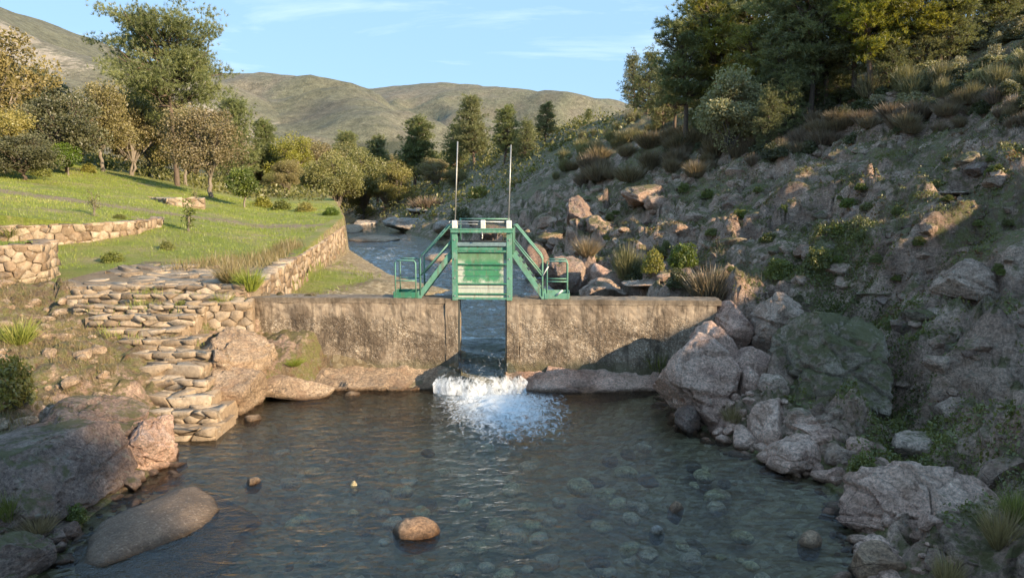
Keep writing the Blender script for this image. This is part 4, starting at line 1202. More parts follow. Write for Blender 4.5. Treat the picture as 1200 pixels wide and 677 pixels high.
for sgn in (-1, 1):
    for zc in (0.08, 0.5, 0.95, 1.4):
        part('bolt', g, M['steel'], [], [([(sgn * PX, -0.024, zc), (sgn * PX, -0.045, zc)], 0.018)], smooth=False)
def gate_stair(sgn, label, far_rail):
    """stair from the wall top up to the gate deck; built for the left side and mirrored"""
    s = tag(empty('gate_stair', DAM_O, DAM_R), label, 'stair', 'steel stairs to the gate deck')
    X = lambda x: sgn * x
    xa, xb = (-1.50, -0.73) if sgn > 0 else (-1.44, -0.73)     # foot and head of the flight
    za, zb = 0.06, 1.08
    ang = math.atan2(zb - za, xb - xa)
    ln = math.hypot(xb - xa, zb - za)
    for yc in (0.06, 0.60):
        rot = Matrix.Rotation(-ang * sgn, 4, 'Y')
        part('stringer', s, M['green_pale'], [((X((xa + xb) / 2), yc, (za + zb) / 2), (ln, 0.025, 0.12), rot), ((X(xa - 0.005), yc, 0.09), (0.09, 0.03, 0.18))], bevel=0.003)
    for k in range(6):
        t = (k + 0.6) / 6.4
        part('tread', s, M['dark'], [((X(xa + (xb - xa) * t), 0.33, za + (zb - za) * t + 0.05), (0.15, 0.51, 0.025))], bevel=0.003)
    x0, x1 = (-2.13, -1.54) if sgn > 0 else (-2.06, -1.48)       # landing
    part('landing', s, M['green_dark'] if sgn > 0 else M['green_pale'], [((X((x0 + x1) / 2), 0.33, 0.045), (x1 - x0, 0.56, 0.035)), ((X((x0 + x1) / 2), 0.045, 0.075), (x1 - x0, 0.02, 0.14)), ((X((x0 + x1) / 2), 0.615, 0.075), (x1 - x0, 0.02, 0.14)), ((X(x0), 0.33, 0.085), (0.02, 0.55, 0.12))], bevel=0.003)
    ys = (0.05, 0.61) if far_rail else (0.05,)
    m = M['green_pale']
    for yc in ys:
        top = 0.90
        # landing rail
        part('rail', s, m, [], [([(X(x0 + 0.05), yc, 0.03), (X(x0 + 0.05), yc, top - 0.05), (X(x0 + 0.09), yc, top), (X(x1 - 0.09), yc, top), (X(x1 - 0.05), yc, top - 0.05), (X(x1 - 0.05), yc, 0.03)], 0.017)], smooth=True)
        part('mid_rail', s, m, [], [([(X(x0 + 0.05), yc, 0.42), (X(x1 - 0.05), yc, 0.42)], 0.015)], smooth=True)
        # flight rail
        part('hand_rail', s, m, [], [([(X(xa + 0.02), yc, 0.08), (X(xa + 0.02), yc, za + 0.88), (X(xa + 0.06), yc, za + 0.97), (X(xb - 0.06), yc, zb + 0.66), (X(xb + 0.0), yc, zb + 0.66), (X(xb + 0.0), yc, zb + 0.58), (X(xb), yc, zb - 0.02)], 0.02)], smooth=True)
        part('mid_rail', s, m, [], [([(X(xa + 0.02), yc, za + 0.48), (X(xb), yc, zb + 0.30)], 0.017)], smooth=True)
    if sgn < 0:
        part('latch_arm', s, M['white'], [], [([(X(x0 + 0.30), 0.02, 0.10), (X(x0 + 0.16), 0.02, 0.22)], 0.022), ([(X(xa + 0.02), 0.03, 0.55), (X(x1 - 0.08), 0.03, 0.78)], 0.014)], smooth=True)
    return s
gate_stair(1, 'green steel stair and landing left of the sluice gate', True)
gate_stair(-1, 'green steel stair and landing right of the sluice gate', True)

# ------------------------------------------------------------------ rubble masonry: Voronoi stones on a curved wall
def clip_poly(poly, a, n_):
    out = []
    for i in range(len(poly)):
        p, q_ = poly[i - 1], poly[i]
        dp, dq = (p - a) @ n_, (q_ - a) @ n_
        if dp <= 0: 
            if dq <= 0: out.append(q_)
            else: out.append(p + (q_ - p) * dp / (dp - dq))
        elif dq <= 0:
            out.append(p + (q_ - p) * dp / (dp - dq))
            out.append(q_)
    return out
def cells(w, h, size, aspect, seed):
    """irregular stone outlines filling a w x h panel"""
    rs_ = np.random.default_rng(seed)
    nu, nv = max(1, round(w / (size * aspect))), max(1, round(h / size))
    pts = []
    for j in range(nv):
        for i in range(nu):
            pts.append(((i + 0.5 + 0.5 * (j % 2) - 0.25 + rs_.uniform(-0.36, 0.36)) * w / nu, (j + 0.5 + rs_.uniform(-0.34, 0.34)) * h / nv))
    pts = np.array(pts)
    sc = np.array([1 / aspect, 1.0])
    res = []
    for i, c in enumerate(pts):
        poly = [np.array(q_, float) for q_ in ((0, 0), (w, 0), (w, h), (0, h))]
        dd = (((pts - c) * sc) ** 2).sum(1)
        for j in np.argsort(dd)[1:14]:
            n_ = (pts[j] - c) * sc * sc
            poly = clip_poly(poly, (pts[j] + c) / 2, n_)
            if len(poly) < 3: break
        if len(poly) >= 3: res.append(np.array(poly))
    return res
def path_frame(pts):
    pts = np.asarray(pts, float)
    L_ = np.concatenate([[0], np.cumsum(np.hypot(*(np.diff(pts, axis=0).T)))])
    def f(u):
        x = np.interp(u, L_, pts[:, 0])
        y = np.interp(u, L_, pts[:, 1])
        e = 0.12
        tx = np.interp(u + e, L_, pts[:, 0]) - np.interp(u - e, L_, pts[:, 0])
        ty = np.interp(u + e, L_, pts[:, 1]) - np.interp(u - e, L_, pts[:, 1])
        l = np.hypot(tx, ty) + 1e-9
        return x, y, ty / l, -tx / l                     # outward = right of the direction of travel
    return f, L_[-1]
def stone_object(parent, poly, place, rs_, mat, gap=0.008, proud=0.045, depth=0.10, name='stone'):
    c = poly.mean(0)
    r = np.sqrt(((poly - c) ** 2).sum(1)).mean()
    k = max(0.5, 1 - gap / max(r, 0.02))
    out = rs_.uniform(0.0, proud)
    tilt = rs_.normal(0, 0.10, 2)
    # round corners
    P_ = []
    for i in range(len(poly)):
        a, b, d_ = poly[i - 1], poly[i], poly[(i + 1) % len(poly)]
        P_.append(b + (a - b) * 0.10)
        P_.append(b + (d_ - b) * 0.10)
    P_ = c + (np.array(P_) - c) * k
    P_ = P_ + rs_.normal(0, r * 0.065, P_.shape)
    m_ = len(P_)
    rings = []
    for sc, o_ in ((0.96, -depth), (1.0, out - 0.018), (0.93, out)):
        Q = c + (P_ - c) * sc
        oo = o_ + ((Q - c) @ tilt) * (1 if o_ > -depth else 0)
        rings.append(place(Q[:, 0], Q[:, 1], oo))
    v = np.vstack(rings)
    fs = []
    for a in (0, 1):
        for j in range(m_):
            fs.append([a * m_ + j, a * m_ + (j + 1) % m_, (a + 1) * m_ + (j + 1) % m_, (a + 1) * m_ + j])
    fs.append([2 * m_ + j for j in range(m_)])
    cc = v.mean(0)
    o = link(name, make_mesh(name, v - cc, fs, [mat], True), parent, cc)
    return o
def rubble_wall(name, label, pts, zb, zt, size, aspect, seed, thick=0.45, mat='stone', cat='wall', group=None, cap=True):
    """zb, zt: functions of the distance along the wall"""
    rs_ = np.random.default_rng(seed)
    f, L_ = path_frame(pts)
    root = tag(empty(name), label, cat, group)
    hmax = max(zt(u) - zb(u) for u in np.linspace(0, L_, 20))
    def place(u, v_, o):
        x, y, nx_, ny_ = f(u)
        z0, z1 = np.vectorize(zb)(u), np.vectorize(zt)(u)
        return np.stack([x + nx_ * o, y + ny_ * o, z0 + v_ / hmax * (z1 - z0)], 1)
    for poly in cells(L_, hmax, size, aspect, seed):
        stone_object(root, poly, place, rs_, M[mat])
    # core with an uneven top
    us = np.linspace(0, L_, max(8, int(L_ / 0.25)))
    x, y, nx_, ny_ = f(us)
    z0 = np.array([zb(u) for u in us]) - 0.3
    z1 = np.array([zt(u) for u in us]) - 0.03 + rs_.uniform(-0.02, 0.02, len(us))
    a = np.stack([x - nx_ * 0.03, y - ny_ * 0.03, z0], 1)
    b = np.stack([x - nx_ * 0.03, y - ny_ * 0.03, z1], 1)
    c = np.stack([x - nx_ * thick, y - ny_ * thick, z1], 1)
    d_ = np.stack([x - nx_ * thick, y - ny_ * thick, z0], 1)
    V = np.vstack([a, b, c, d_])
    m_ = len(us)
    fs = []
    for r0, r1 in ((0, 1), (1, 2), (2, 3)):
        for j in range(m_ - 1):
            fs.append([r0 * m_ + j, r0 * m_ + j + 1, r1 * m_ + j + 1, r1 * m_ + j])
    for e in (0, m_ - 1):
        fs.append([e, m_ + e, 2 * m_ + e, 3 * m_ + e])
    link('wall_core', make_mesh('wall_core', V, fs, [M['mortar']], False), root)
    if cap:                                             # flat stones along the top
        u = 0.0
        while u < L_ - 0.15:
            w = min(rs_.uniform(size * 1.1, size * 2.2), L_ - u)
            poly = np.array([(u, -thick * 0.95), (u + w, -thick * 0.95), (u + w, 0.04), (u, 0.04)])
            def place_top(uu, vv_, o):
                x, y, nx_, ny_ = f(uu)
                z1 = np.vectorize(zt)(uu)
                return np.stack([x + nx_ * vv_, y + ny_ * vv_, z1 + o - 0.01], 1)
            stone_object(root, poly, place_top, rs_, M[mat], proud=0.03, depth=0.06, name='cap_stone')
            u += w
    return root
rubble_wall('river_wall', 'long sunlit rubble retaining wall between the lawn and the river', [(xW(y), y) for y in (17.5, 18.6, 21, 24, 28, 32, 36, 40, 44)],
            lambda u: float(np.interp(u, [0, 12, 22, 27], [1.5, 1.35, 1.25, 1.15])), lambda u: float(np.interp(u, [0, 3, 13, 21, 27], [2.3, 2.42, 2.45, 2.55, 2.62])), 0.33, 1.25, 3)
rubble_wall('terrace_wall', 'curved sunlit stone wall holding up the grassy terrace', TERR[::1], lambda u: 2.1, lambda u: float(np.interp(u, [0, 3, 7, 9], [3.50, 3.46, 3.46, 3.50])), 0.26, 1.25, 5)
rubble_wall('terrace_ledge', 'low stone ledge curving in front of the terrace wall', [(-15.25, 21.9), (-13.95, 22.6), (-12.85, 23.8), (-12.35, 25.2)], lambda u: 2.1, lambda u: 2.62, 0.24, 1.4, 8, thick=0.7)
rubble_wall('garden_wall', 'stone garden wall cut off by the left edge', NEARW, lambda u: 1.7, lambda u: 3.2, 0.23, 1.15, 6)
rubble_wall('masonry_wall', 'short sunlit masonry face between the steps and the dam', [(-7.55, 16.15), (-6.9, 16.25), (-6.1, 16.45)], lambda u: 0.95, lambda u: 1.98, 0.22, 1.4, 7, mat='stone_step')
rubble_wall('low_wall', 'low ruined stone kerb on the upper lawn', [tuple(on_ground(px, py)[:2]) for px, py in ((166, 228), (196, 240), (240, 246))], lambda u: ground_z(*on_ground(200, 240)[:2]) - 0.15, lambda u: ground_z(*on_ground(200, 240)[:2]) + 0.35, 0.32, 1.6, 12, thick=1.0)

# ---- stone steps down to the pool
st = tag(empty('stone_steps'), 'rough sunlit stone steps going down to the pool', 'steps')
rs = np.random.default_rng(4)
NS = 12
run = 4.85 / NS
coreV, coreF = [], []
for k in range(NS):
    t = (k + 0.5) / NS
    y0 = 12.45 + run * k
    ztop = 2.28 * (k + 1) / NS + 0.03 + rs.uniform(-0.02, 0.02)
    xl = np.interp(t, [0, 0.15, 0.5, 0.7, 1.0], [-6.85, -7.1, -8.1, -9.6, -10.9]) + rs.uniform(-0.15, 0.15)
    xr = np.interp(t, [0, 0.15, 0.5, 0.6, 0.75, 1.0], [-5.45, -5.65, -6.5, -7.2, -7.2, -6.2]) + rs.uniform(-0.08, 0.08)
    rise = 0.24
    sag = rs.uniform(-0.04, 0.04)
    skew = rs.uniform(-0.05, 0.08)
    def yline(x): return y0 + skew * (x - xl) / (xr - xl) + 0.05 * pnoise(np.stack([x * 1.7, 0 * x + k, 0 * x], 1))
    def zline(x): return ztop + sag * np.sin((x - xl) / (xr - xl) * 3.1) + 0.05 * pnoise(np.stack([x * 1.3, 0 * x + k * 3.3, 0 * x + 5], 1))
    def riser(u, v_, o):
        x = xl + u
        return np.stack([x, yline(x) - o, zline(x) - rise + v_], 1)
    def tread(u, v_, o):
        x = xl + u
        return np.stack([x, yline(x) + v_ + 0.02, zline(x) - 0.03 + o], 1)
    for poly in cells(xr - xl, rise, rs.choice([0.085, 0.12, 0.12, 0.24]), rs.uniform(2.2, 3.6), 200 + k):
        if rs.random() < 0.12: continue
        stone_object(st, poly, riser, rs, M['stone_step'], gap=0.006, proud=0.045, depth=0.09)
    for poly in cells(xr - xl, run + 0.12, 0.26, rs.uniform(1.3, 1.9), 300 + k):
        if rs.random() < 0.12: continue
        stone_object(st, poly, tread, rs, M['stone_step'], gap=0.007, proud=0.03, depth=0.06)
    b0 = len(coreV) * 8
    coreV.append([(x, y, z) for x in (xl - 0.1, xr) for y in (y0 + 0.05, y0 + run + 0.6) for z in (ztop - 0.6, ztop - 0.055)])
    coreF += [[b0 + i for i in f_] for f_ in ((0, 1, 3, 2), (4, 6, 7, 5), (0, 4, 5, 1), (2, 3, 7, 6), (1, 5, 7, 3), (0, 2, 6, 4))]
link('steps_core', make_mesh('steps_core', np.array(coreV).reshape(-1, 3), coreF, [M['mortar']], False), st)
# ---- rough paving of the landing above the steps
pv = tag(empty('stone_path', (-8, 19, 2.2)), 'worn flat stone paving above the steps', 'path')
rs = np.random.default_rng(14)
for poly in cells(5.0, 3.6, 0.34, 2.2, 31):
    c = poly.mean(0)
    xw, yw = -11.1 + c[0], 17.35 + c[1]
    if xw > xW(yw) - 0.35 - 0.8 * max(0, yw - 18.4) or (xw < -9.6 and yw < 19.3 and rs.random() < 0.4) or rs.random() < 0.08: continue
    def pl(u, v_, o):
        x, y = -11.1 + u, 17.35 + v_
        return np.stack([x + 8, y - 19, ground_z_arr(x, y) + o + 0.005 - 2.2], 1)
    stone_object(pv, poly, pl, rs, M['stone_step'], gap=0.02, proud=0.05, depth=0.08)
# ------------------------------------------------------------------ vegetation
def tubes_mesh(name, segs, mat, k=5):
    """segs: list of (points (n,3), radii (n))"""
    V, Fs, off = [], [], 0
    for pts, rad in segs:
        pts = np.asarray(pts, float)
        n_ = len(pts)
        d = np.gradient(pts, axis=0)
        d /= np.linalg.norm(d, axis=1)[:, None] + 1e-9
        a = np.where(np.abs(d[:, 2:3]) < 0.9, np.array([[0, 0, 1.0]]), np.array([[1.0, 0, 0]]))
        u = np.cross(d, a)
        u /= np.linalg.norm(u, axis=1)[:, None] + 1e-9
        w = np.cross(d, u)
        th = np.arange(k) * 2 * math.pi / k
        ring = pts[:, None] + (u[:, None] * np.cos(th)[None, :, None] + w[:, None] * np.sin(th)[None, :, None]) * np.asarray(rad)[:, None, None]
        V.append(ring.reshape(-1, 3))
        i = np.arange(n_ - 1)[:, None] * k + np.arange(k)[None]
        j = np.arange(n_ - 1)[:, None] * k + (np.arange(k)[None] + 1) % k
        Fs.append((np.stack([i, j, j + k, i + k], -1).reshape(-1, 4)) + off)
        off += n_ * k
    return make_mesh(name, np.vstack(V), np.vstack(Fs), [mat], True)
def rand_dirs(rs, n_):
    v = rs.normal(size=(n_, 3))
    return v / np.linalg.norm(v, axis=1)[:, None]
def leaves_mesh(name, cen, size, rs, mat, tint, up=0.25, long=1.5):
    """one diamond leaf (two triangles, slightly folded) per centre"""
    n_ = len(cen)
    d = rand_dirs(rs, n_) + np.array([0, 0, up])
    d /= np.linalg.norm(d, axis=1)[:, None]
    s = np.cross(d, rand_dirs(rs, n_))
    s /= np.linalg.norm(s, axis=1)[:, None] + 1e-9
    f = np.cross(d, s)
    size = np.asarray(size)[:, None] * rs.uniform(0.65, 1.3, (n_, 1))
    a = cen - d * size * long * 0.5
    b = cen + s * size * 0.5 + f * size * 0.12
    c = cen + d * size * long * 0.5
    e = cen - s * size * 0.5 + f * size * 0.12
    V = np.stack([a, b, c, e], 1).reshape(-1, 3)
    o = np.arange(n_)[:, None] * 4
    T = np.concatenate([o + np.array([[0, 1, 2]]), o + np.array([[0, 2, 3]])], 1).reshape(-1, 3)
    return make_mesh(name, V, T, [mat], False, fattr={'tint': np.repeat(np.clip(tint, 0, 1), 2)})
def needle_mesh(name, cen, dirs, length, width, per, rs, mat, tint, spread=0.9):
    """tufts of thin needles: per triangles round each centre"""
    n_ = len(cen)
    C = np.repeat(cen, per, 0)
    D = np.repeat(dirs, per, 0) + rs.normal(0, spread * 0.6, (n_ * per, 3))
    D /= np.linalg.norm(D, axis=1)[:, None] + 1e-9
    L_ = np.repeat(np.asarray(length), per)[:, None] * rs.uniform(0.6, 1.15, (n_ * per, 1))
    S = np.cross(D, rand_dirs(rs, n_ * per))
    S /= np.linalg.norm(S, axis=1)[:, None] + 1e-9
    base = C + rs.normal(0, 0.12, C.shape) * L_
    w_ = width * rs.uniform(0.6, 1.3, (n_ * per, 1))
    V = np.stack([base - S * w_ * 0.5, base + S * w_ * 0.5, base + D * L_], 1).reshape(-1, 3)
    T = np.arange(n_ * per * 3).reshape(-1, 3)
    tt_ = np.clip(np.repeat(tint, per) + rs.normal(0, 0.15, n_ * per), 0, 1)
    return make_mesh(name, V, T, [mat], False, fattr={'tint': tt_})
# --- prototypes, all about 1 m tall (scaled when placed)
def pine_proto(seed, crown0, spread, profile, levels, per_level, tufts, mat, tl=0.036, tw=0.0048, per=13, bend=0.03, bark='bark', ncl=2.4, crad=0.026):
    rs = np.random.default_rng(seed)
    zz = np.linspace(0, 1, 12)
    off = np.stack([bend * np.sin(zz * 3 + seed), bend * np.cos(zz * 2.3 + seed) - bend * math.cos(seed), zz], 1)
    off[:, 0] -= off[0, 0]
    off[:, 1] -= off[0, 1]
    segs = [(off, 0.020 * (1 - zz) ** 0.8 + 0.003)]
    C, D, Tn, Ln = [], [], [], []
    for li in range(levels):
        t = (li + rs.uniform(0, 1)) / levels
        z0 = crown0 + (1 - crown0) * t
        o = np.array([np.interp(z0, zz, off[:, 0]), np.interp(z0, zz, off[:, 1]), z0])
        for b in range(per_level):
            az = rs.uniform(0, 2 * math.pi)
            ln = spread * profile(t) * rs.uniform(0.55, 1.15)
            if rs.random() < 0.10: continue
            rise = rs.uniform(-0.05, 0.35) * (0.5 + t)
            u = np.linspace(0, 1, 5)
            br = o + np.stack([np.cos(az) * ln * u, np.sin(az) * ln * u, ln * (rise * u + 0.25 * u ** 2)], 1)
            br[1:] += rs.normal(0, 0.06 * ln, (4, 3))
            if ln > 0.05: segs.append((br, 0.0055 * (1 - 0.75 * u) * (0.6 + ln / spread)))
            nc_ = 1 + int(ncl * ln / spread + rs.random())
            m1 = max(3, int(tufts * 0.62))
            m_ = nc_ * m1
            uc = np.repeat(1.02 - 0.55 * (np.arange(nc_) / max(1, nc_)) * rs.uniform(0.7, 1.0, nc_), m1)
            cj = np.repeat(rs.normal(0, 0.035 * (spread / 0.25), (nc_, 3)), m1, 0)
            pos = np.stack([np.interp(uc, u, br[:, i]) for i in range(3)], 1) + cj + rs.normal(0, crad * (spread / 0.25), (m_, 3)) * np.array([1.3, 1.3, 0.55])
            dr = np.stack([np.cos(az) * np.ones(m_), np.sin(az) * np.ones(m_), np.full(m_, 0.7)], 1) * 0.5
            C.append(pos); D.append(dr)
            clump = rs.uniform(0.2, 0.75)
            Tn.append(np.clip(clump + rs.normal(0, 0.15, m_), 0, 1))
            Ln.append(np.full(m_, tl))
    trunk = tubes_mesh('trunk', segs, M[bark])
    crown = needle_mesh('crown', np.vstack(C), np.vstack(D), np.concatenate(Ln), tw, per, rs, M[mat], np.concatenate(Tn))
    return trunk, crown
def broad_proto(seed, trunk_h, lobes, nleaf, leaf, mat, sx=0.42, sz=0.42, cz=0.56, bark='bark_pale', gap=0.5, stems=1, up=0.25):
    """crown of leaf clumps on limbs"""
    rs = np.random.default_rng(seed)
    segs = []
    cen = []
    for i in range(lobes):
        d = rand_dirs(rs, 1)[0] * rs.uniform(0.35, 1.0) ** 0.6
        c = np.array([d[0] * sx * 0.72, d[1] * sx * 0.72, cz + d[2] * sz * 0.72])
        cen.append(c)
    cen = np.array(cen)
    for s_ in range(stems):
        b0 = np.array([rs.normal(0, 0.03), rs.normal(0, 0.03), 0.0]) if stems > 1 else np.zeros(3)
        tp = np.array([rs.normal(0, 0.03) + b0[0] * 2, rs.normal(0, 0.03) + b0[1] * 2, trunk_h])
        u = np.linspace(0, 1, 6)[:, None]
        st_ = b0 + (tp - b0) * u + np.concatenate([rs.normal(0, 0.008, (6, 2)), np.zeros((6, 1))], 1)
        segs.append((st_, np.linspace(0.024, 0.015, 6) / math.sqrt(stems)))
        for c in cen[s_::stems]:
            u = np.linspace(0, 1, 6)[:, None]
            mid = tp + (c - tp) * u
            mid[:, 2] += 0.05 * np.sin(u[:, 0] * math.pi)
            mid[1:] += rs.normal(0, 0.012, (5, 3))
            segs.append((mid, np.linspace(0.012, 0.0025, 6)))
            for _ in range(4):
                e = c + rand_dirs(rs, 1)[0] * 0.13
                segs.append((np.stack([mid[3], (mid[4] + e) / 2, e]), [0.004, 0.003, 0.0012]))
    pts = []
    tint = []
    per = nleaf // lobes
    for c in cen:
        r = rs.uniform(0.07, 0.19)
        d = rand_dirs(rs, per) * (rs.random((per, 1)) ** 0.38) * r * np.array([1.15, 1.15, 0.85])
        pts.append(c + d)
        tint.append(np.clip(rs.uniform(0.25, 0.7) + d[:, 2] / r * 0.12 + rs.normal(0, 0.16, per), 0, 1))
    pts = np.vstack(pts)
    tint = np.concatenate(tint)
    keep = (pnoise(pts * 14 + seed) > -0.28 + 0.25 * (gap - 0.5)) & (pts[:, 2] > 0.04)
    pts, tint = pts[keep], tint[keep]
    return tubes_mesh('trunk', segs, M[bark], 5), leaves_mesh('crown', pts, np.full(len(pts), leaf), rs, M[mat], tint, up)
def blade_shrub(seed, n_, mat, width=0.012, lean=0.55, leafy=0.0, base=0.25):
    """many thin upright stems from one base (broom, tall grass, heath)"""
    rs = np.random.default_rng(seed)
    a = rs.uniform(0, 2 * math.pi, n_)
    r = rs.uniform(0, 1, n_) ** 0.6
    b = np.stack([np.cos(a) * r * base, np.sin(a) * r * base, 0 * a], 1)
    h = (1 - 0.45 * r ** 2) * rs.uniform(0.6, 1.05, n_)
    tip = b + np.stack([np.cos(a) * r * lean * h, np.sin(a) * r * lean * h, h], 1) + rs.normal(0, 0.07, (n_, 3))
    mid = (b + tip) / 2 + rs.normal(0, 0.03, (n_, 3)) + np.array([0, 0, 0.06])
    s = np.cross(tip - b, rand_dirs(rs, n_))
    s /= np.linalg.norm(s, axis=1)[:, None] + 1e-9
    w_ = width * rs.uniform(0.6, 1.4, (n_, 1))
    V = np.stack([b - s * w_ / 2, b + s * w_ / 2, mid + s * w_ / 2, mid - s * w_ / 2, tip], 1).reshape(-1, 3)
    o = np.arange(n_)[:, None] * 5
    T = np.concatenate([o + np.array([[0, 1, 2]]), o + np.array([[0, 2, 3]]), o + np.array([[3, 2, 4]])], 1).reshape(-1, 3)
    tt_ = np.clip(rs.normal(0.5, 0.22, n_), 0, 1)
    return make_mesh('foliage', V, T, [M[mat]], False, fattr={'tint': np.repeat(tt_, 3)})
def leaf_dome(seed, n_, mat, leaf=0.035, flat=0.9):
    rs = np.random.default_rng(seed)
    d = rand_dirs(rs, n_)
    d[:, 2] = np.abs(d[:, 2])
    bump_ = 0.72 + 0.38 * pnoise(d * 2.6 + seed) + 0.12 * pnoise(d * 7 + seed)
    p = d * (bump_ * rs.random(n_) ** 0.22)[:, None] * np.array([0.55, 0.55, flat])
    t = np.clip(0.45 + 0.5 * pnoise(p * 6 + 3) + rs.normal(0, 0.16, n_), 0, 1)
    return leaves_mesh('foliage', p, np.full(n_, leaf), rs, M[mat], t, 0.4, 1.6)

PR = {}
cone = lambda t: (1 - t) ** 0.75 * (0.45 + 0.55 * min(1, t / 0.18)) + 0.10
dome = lambda t: math.sqrt(max(0.02, 1 - (2 * t - 0.85) ** 2 / 1.5)) * (1.0 if t < 0.85 else 0.75)
thin = lambda t: 0.55 + 0.45 * math.sin(t * math.pi)
PR['pine_a'] = pine_proto(1, 0.22, 0.24, cone, 30, 8, 12, 'needle')
PR['pine_b'] = pine_proto(2, 0.26, 0.22, cone, 18, 7, 20, 'needle', ncl=1.6, crad=0.028)
PR['pine_c'] = pine_proto(3, 0.36, 0.19, thin, 15, 6, 24, 'needle', bend=0.05, ncl=1.5, crad=0.032)
PR['pine_y'] = pine_proto(4, 0.32, 0.22, thin, 15, 6, 24, 'needle_yellow', bend=0.05, ncl=1.5, crad=0.034)
PR['pine_low'] = pine_proto(5, 0.08, 0.30, cone, 26, 8, 12, 'needle')
PR['pine_big'] = pine_proto(6, 0.50, 0.37, dome, 15, 7, 76, 'needle', tl=0.026, tw=0.0034, per=13, bend=0.02, ncl=1.3, crad=0.026)
PR['autumn_a'] = broad_proto(11, 0.16, 30, 20000, 0.0135, 'leaf_autumn', sx=0.46, sz=0.46, cz=0.52, gap=0.62, stems=2)
PR['autumn_b'] = broad_proto(12, 0.22, 28, 15000, 0.0135, 'leaf_autumn', sx=0.40, sz=0.44, cz=0.55, gap=0.75)
PR['yellow'] = broad_proto(13, 0.18, 24, 18000, 0.015, 'leaf_yellow', sx=0.44, sz=0.48, cz=0.50)
PR['gold'] = broad_proto(14, 0.2, 26, 18000, 0.017, 'leaf_gold', sx=0.46, sz=0.48, cz=0.50)
PR['olive'] = broad_proto(15, 0.15, 28, 20000, 0.015, 'leaf_olive', sx=0.48, sz=0.50, cz=0.48)
PR['dark'] = broad_proto(16, 0.14, 32, 20000, 0.016, 'leaf_dark', sx=0.50, sz=0.46, cz=0.50, bark='bark')
PR['green'] = broad_proto(17, 0.22, 22, 7000, 0.028, 'leaf_green', sx=0.36, sz=0.42, cz=0.56)
PR['pale'] = broad_proto(18, 0.10, 34, 22000, 0.017, 'leaf_pale', sx=0.36, sz=0.48, cz=0.52, up=0.5)
PR['sapling'] = broad_proto(19, 0.30, 10, 700, 0.04, 'leaf_green', sx=0.22, sz=0.5, cz=0.55, stems=3)
PR['sapling_bare'] = broad_proto(20, 0.25, 9, 260, 0.035, 'leaf_olive', sx=0.28, sz=0.55, cz=0.55, stems=4, gap=0.4)
SH = {}
SH['broom'] = [blade_shrub(30 + k, 700, 'leaf_broom', 0.016, 0.5) for k in range(3)]
SH['heath'] = [blade_shrub(40 + k, 800, 'leaf_heath', 0.020, 0.75, base=0.35) for k in range(3)]
SH['bush'] = [leaf_dome(50 + k, 2600, 'leaf_bank', 0.045) for k in range(3)]
SH['bright'] = [leaf_dome(55 + k, 2200, 'leaf_green', 0.045) for k in range(2)]
SH['palebush'] = [leaf_dome(60 + k, 2600, 'leaf_pale', 0.042) for k in range(2)]
SH['yellowbush'] = [leaf_dome(65 + k, 1800, 'leaf_yellow', 0.045) for k in range(2)]
SH['bracken'] = [leaf_dome(70 + k, 1600, 'leaf_bracken', 0.05, 0.6) for k in range(2)]
SH['dry'] = [blade_shrub(75 + k, 420, 'dry_grass', 0.013, 1.0, base=0.22) for k in range(2)]
SH['tuft'] = [blade_shrub(80 + k, 420, 'grass', 0.015, 0.9, base=0.22) for k in range(2)]
SH['darkbush'] = [leaf_dome(90 + k, 2600, 'leaf_dark', 0.045) for k in range(2)]
SH['darktuft'] = [blade_shrub(95 + k, 420, 'leaf_bank', 0.016, 0.95, base=0.22) for k in range(2)]

_tr = np.random.default_rng(77)
def tree(kind, label, px, base, top, Y=None, wide=1.0, group=None, cat='tree', name='tree'):
    """px, base: pixel of the foot; top: pixel row of the tip; Y: distance where the foot is hidden"""
    if Y is None: p = on_ground(px, base)
    else:
        c = at_y(px, base, Y)
        p = np.array([c[0], Y, ground_z(c[0], Y)])
    h = at_y(px, top, p[1])[2] - p[2]
    h = max(h, 0.3) * (1.0 if kind.startswith('pine') else 1.12)
    root = tag(empty(name, (p[0], p[1], p[2] - 0.02 * h), _tr.uniform(0, 6.28)), label, cat, group)
    root.scale = (h * wide, h * wide, h)
    t_, c_ = PR[kind]
    link('trunk', t_, root)
    link('crown', c_, root)
    return root
def shrub(kind, label, px, base, hpx, wide=1.0, group=None, Y=None, cat='shrub', name='shrub', dz=0.0):
    if Y is None: p = on_ground(px, base)
    else:
        c = at_y(px, base, Y)
        p = np.array([c[0], Y, ground_z(c[0], Y)])
    h = hpx / F * p[1]
    ms = SH[kind]
    o = link(name, ms[int(_tr.integers(len(ms)))], None, (p[0], p[1], p[2] - 0.03 * h + dz), _tr.uniform(0, 6.28))
    o.scale = (h * wide, h * wide, h)
    return tag(o, label, cat, group)

# ---- trees, left bank
tree('pine_big', 'tall round crowned pine towering over the left bank', 207, 205, 30, name='pine_tree', Y=58, wide=0.82)
tree('gold', 'golden autumn tree at the upper left edge', 8, 190, 36, Y=50)
tree('gold', 'low golden tree at the left edge above the dark bush', 5, 200, 122, Y=42)
tree('dark', 'broad dark evergreen tree beside the golden tree', 78, 198, 98, Y=48, wide=1.0)
tree('dark', 'dark evergreen behind the golden tree', 38, 190, 72, Y=60)
tree('dark', 'low dark spreading bush under the golden tree', 28, 205, 150, Y=40, wide=1.5, cat='bush', name='bush')
tree('green', 'small bright green tree in front of the dark evergreen', 80, 206, 160)
tree('autumn_b', 'thin brownish autumn tree with pale trunk right of the dark evergreen', 120, 193, 96, Y=54)
tree('autumn_a', 'yellow brown autumn tree left of the tall pine', 152, 190, 104, Y=60)
tree('olive', 'dull green tree at the foot of the tall pine', 172, 190, 96, Y=68)
tree('autumn_b', 'large bare twigged autumn tree right of the tall pine', 245, 218, 124, Y=50, wide=1.1)
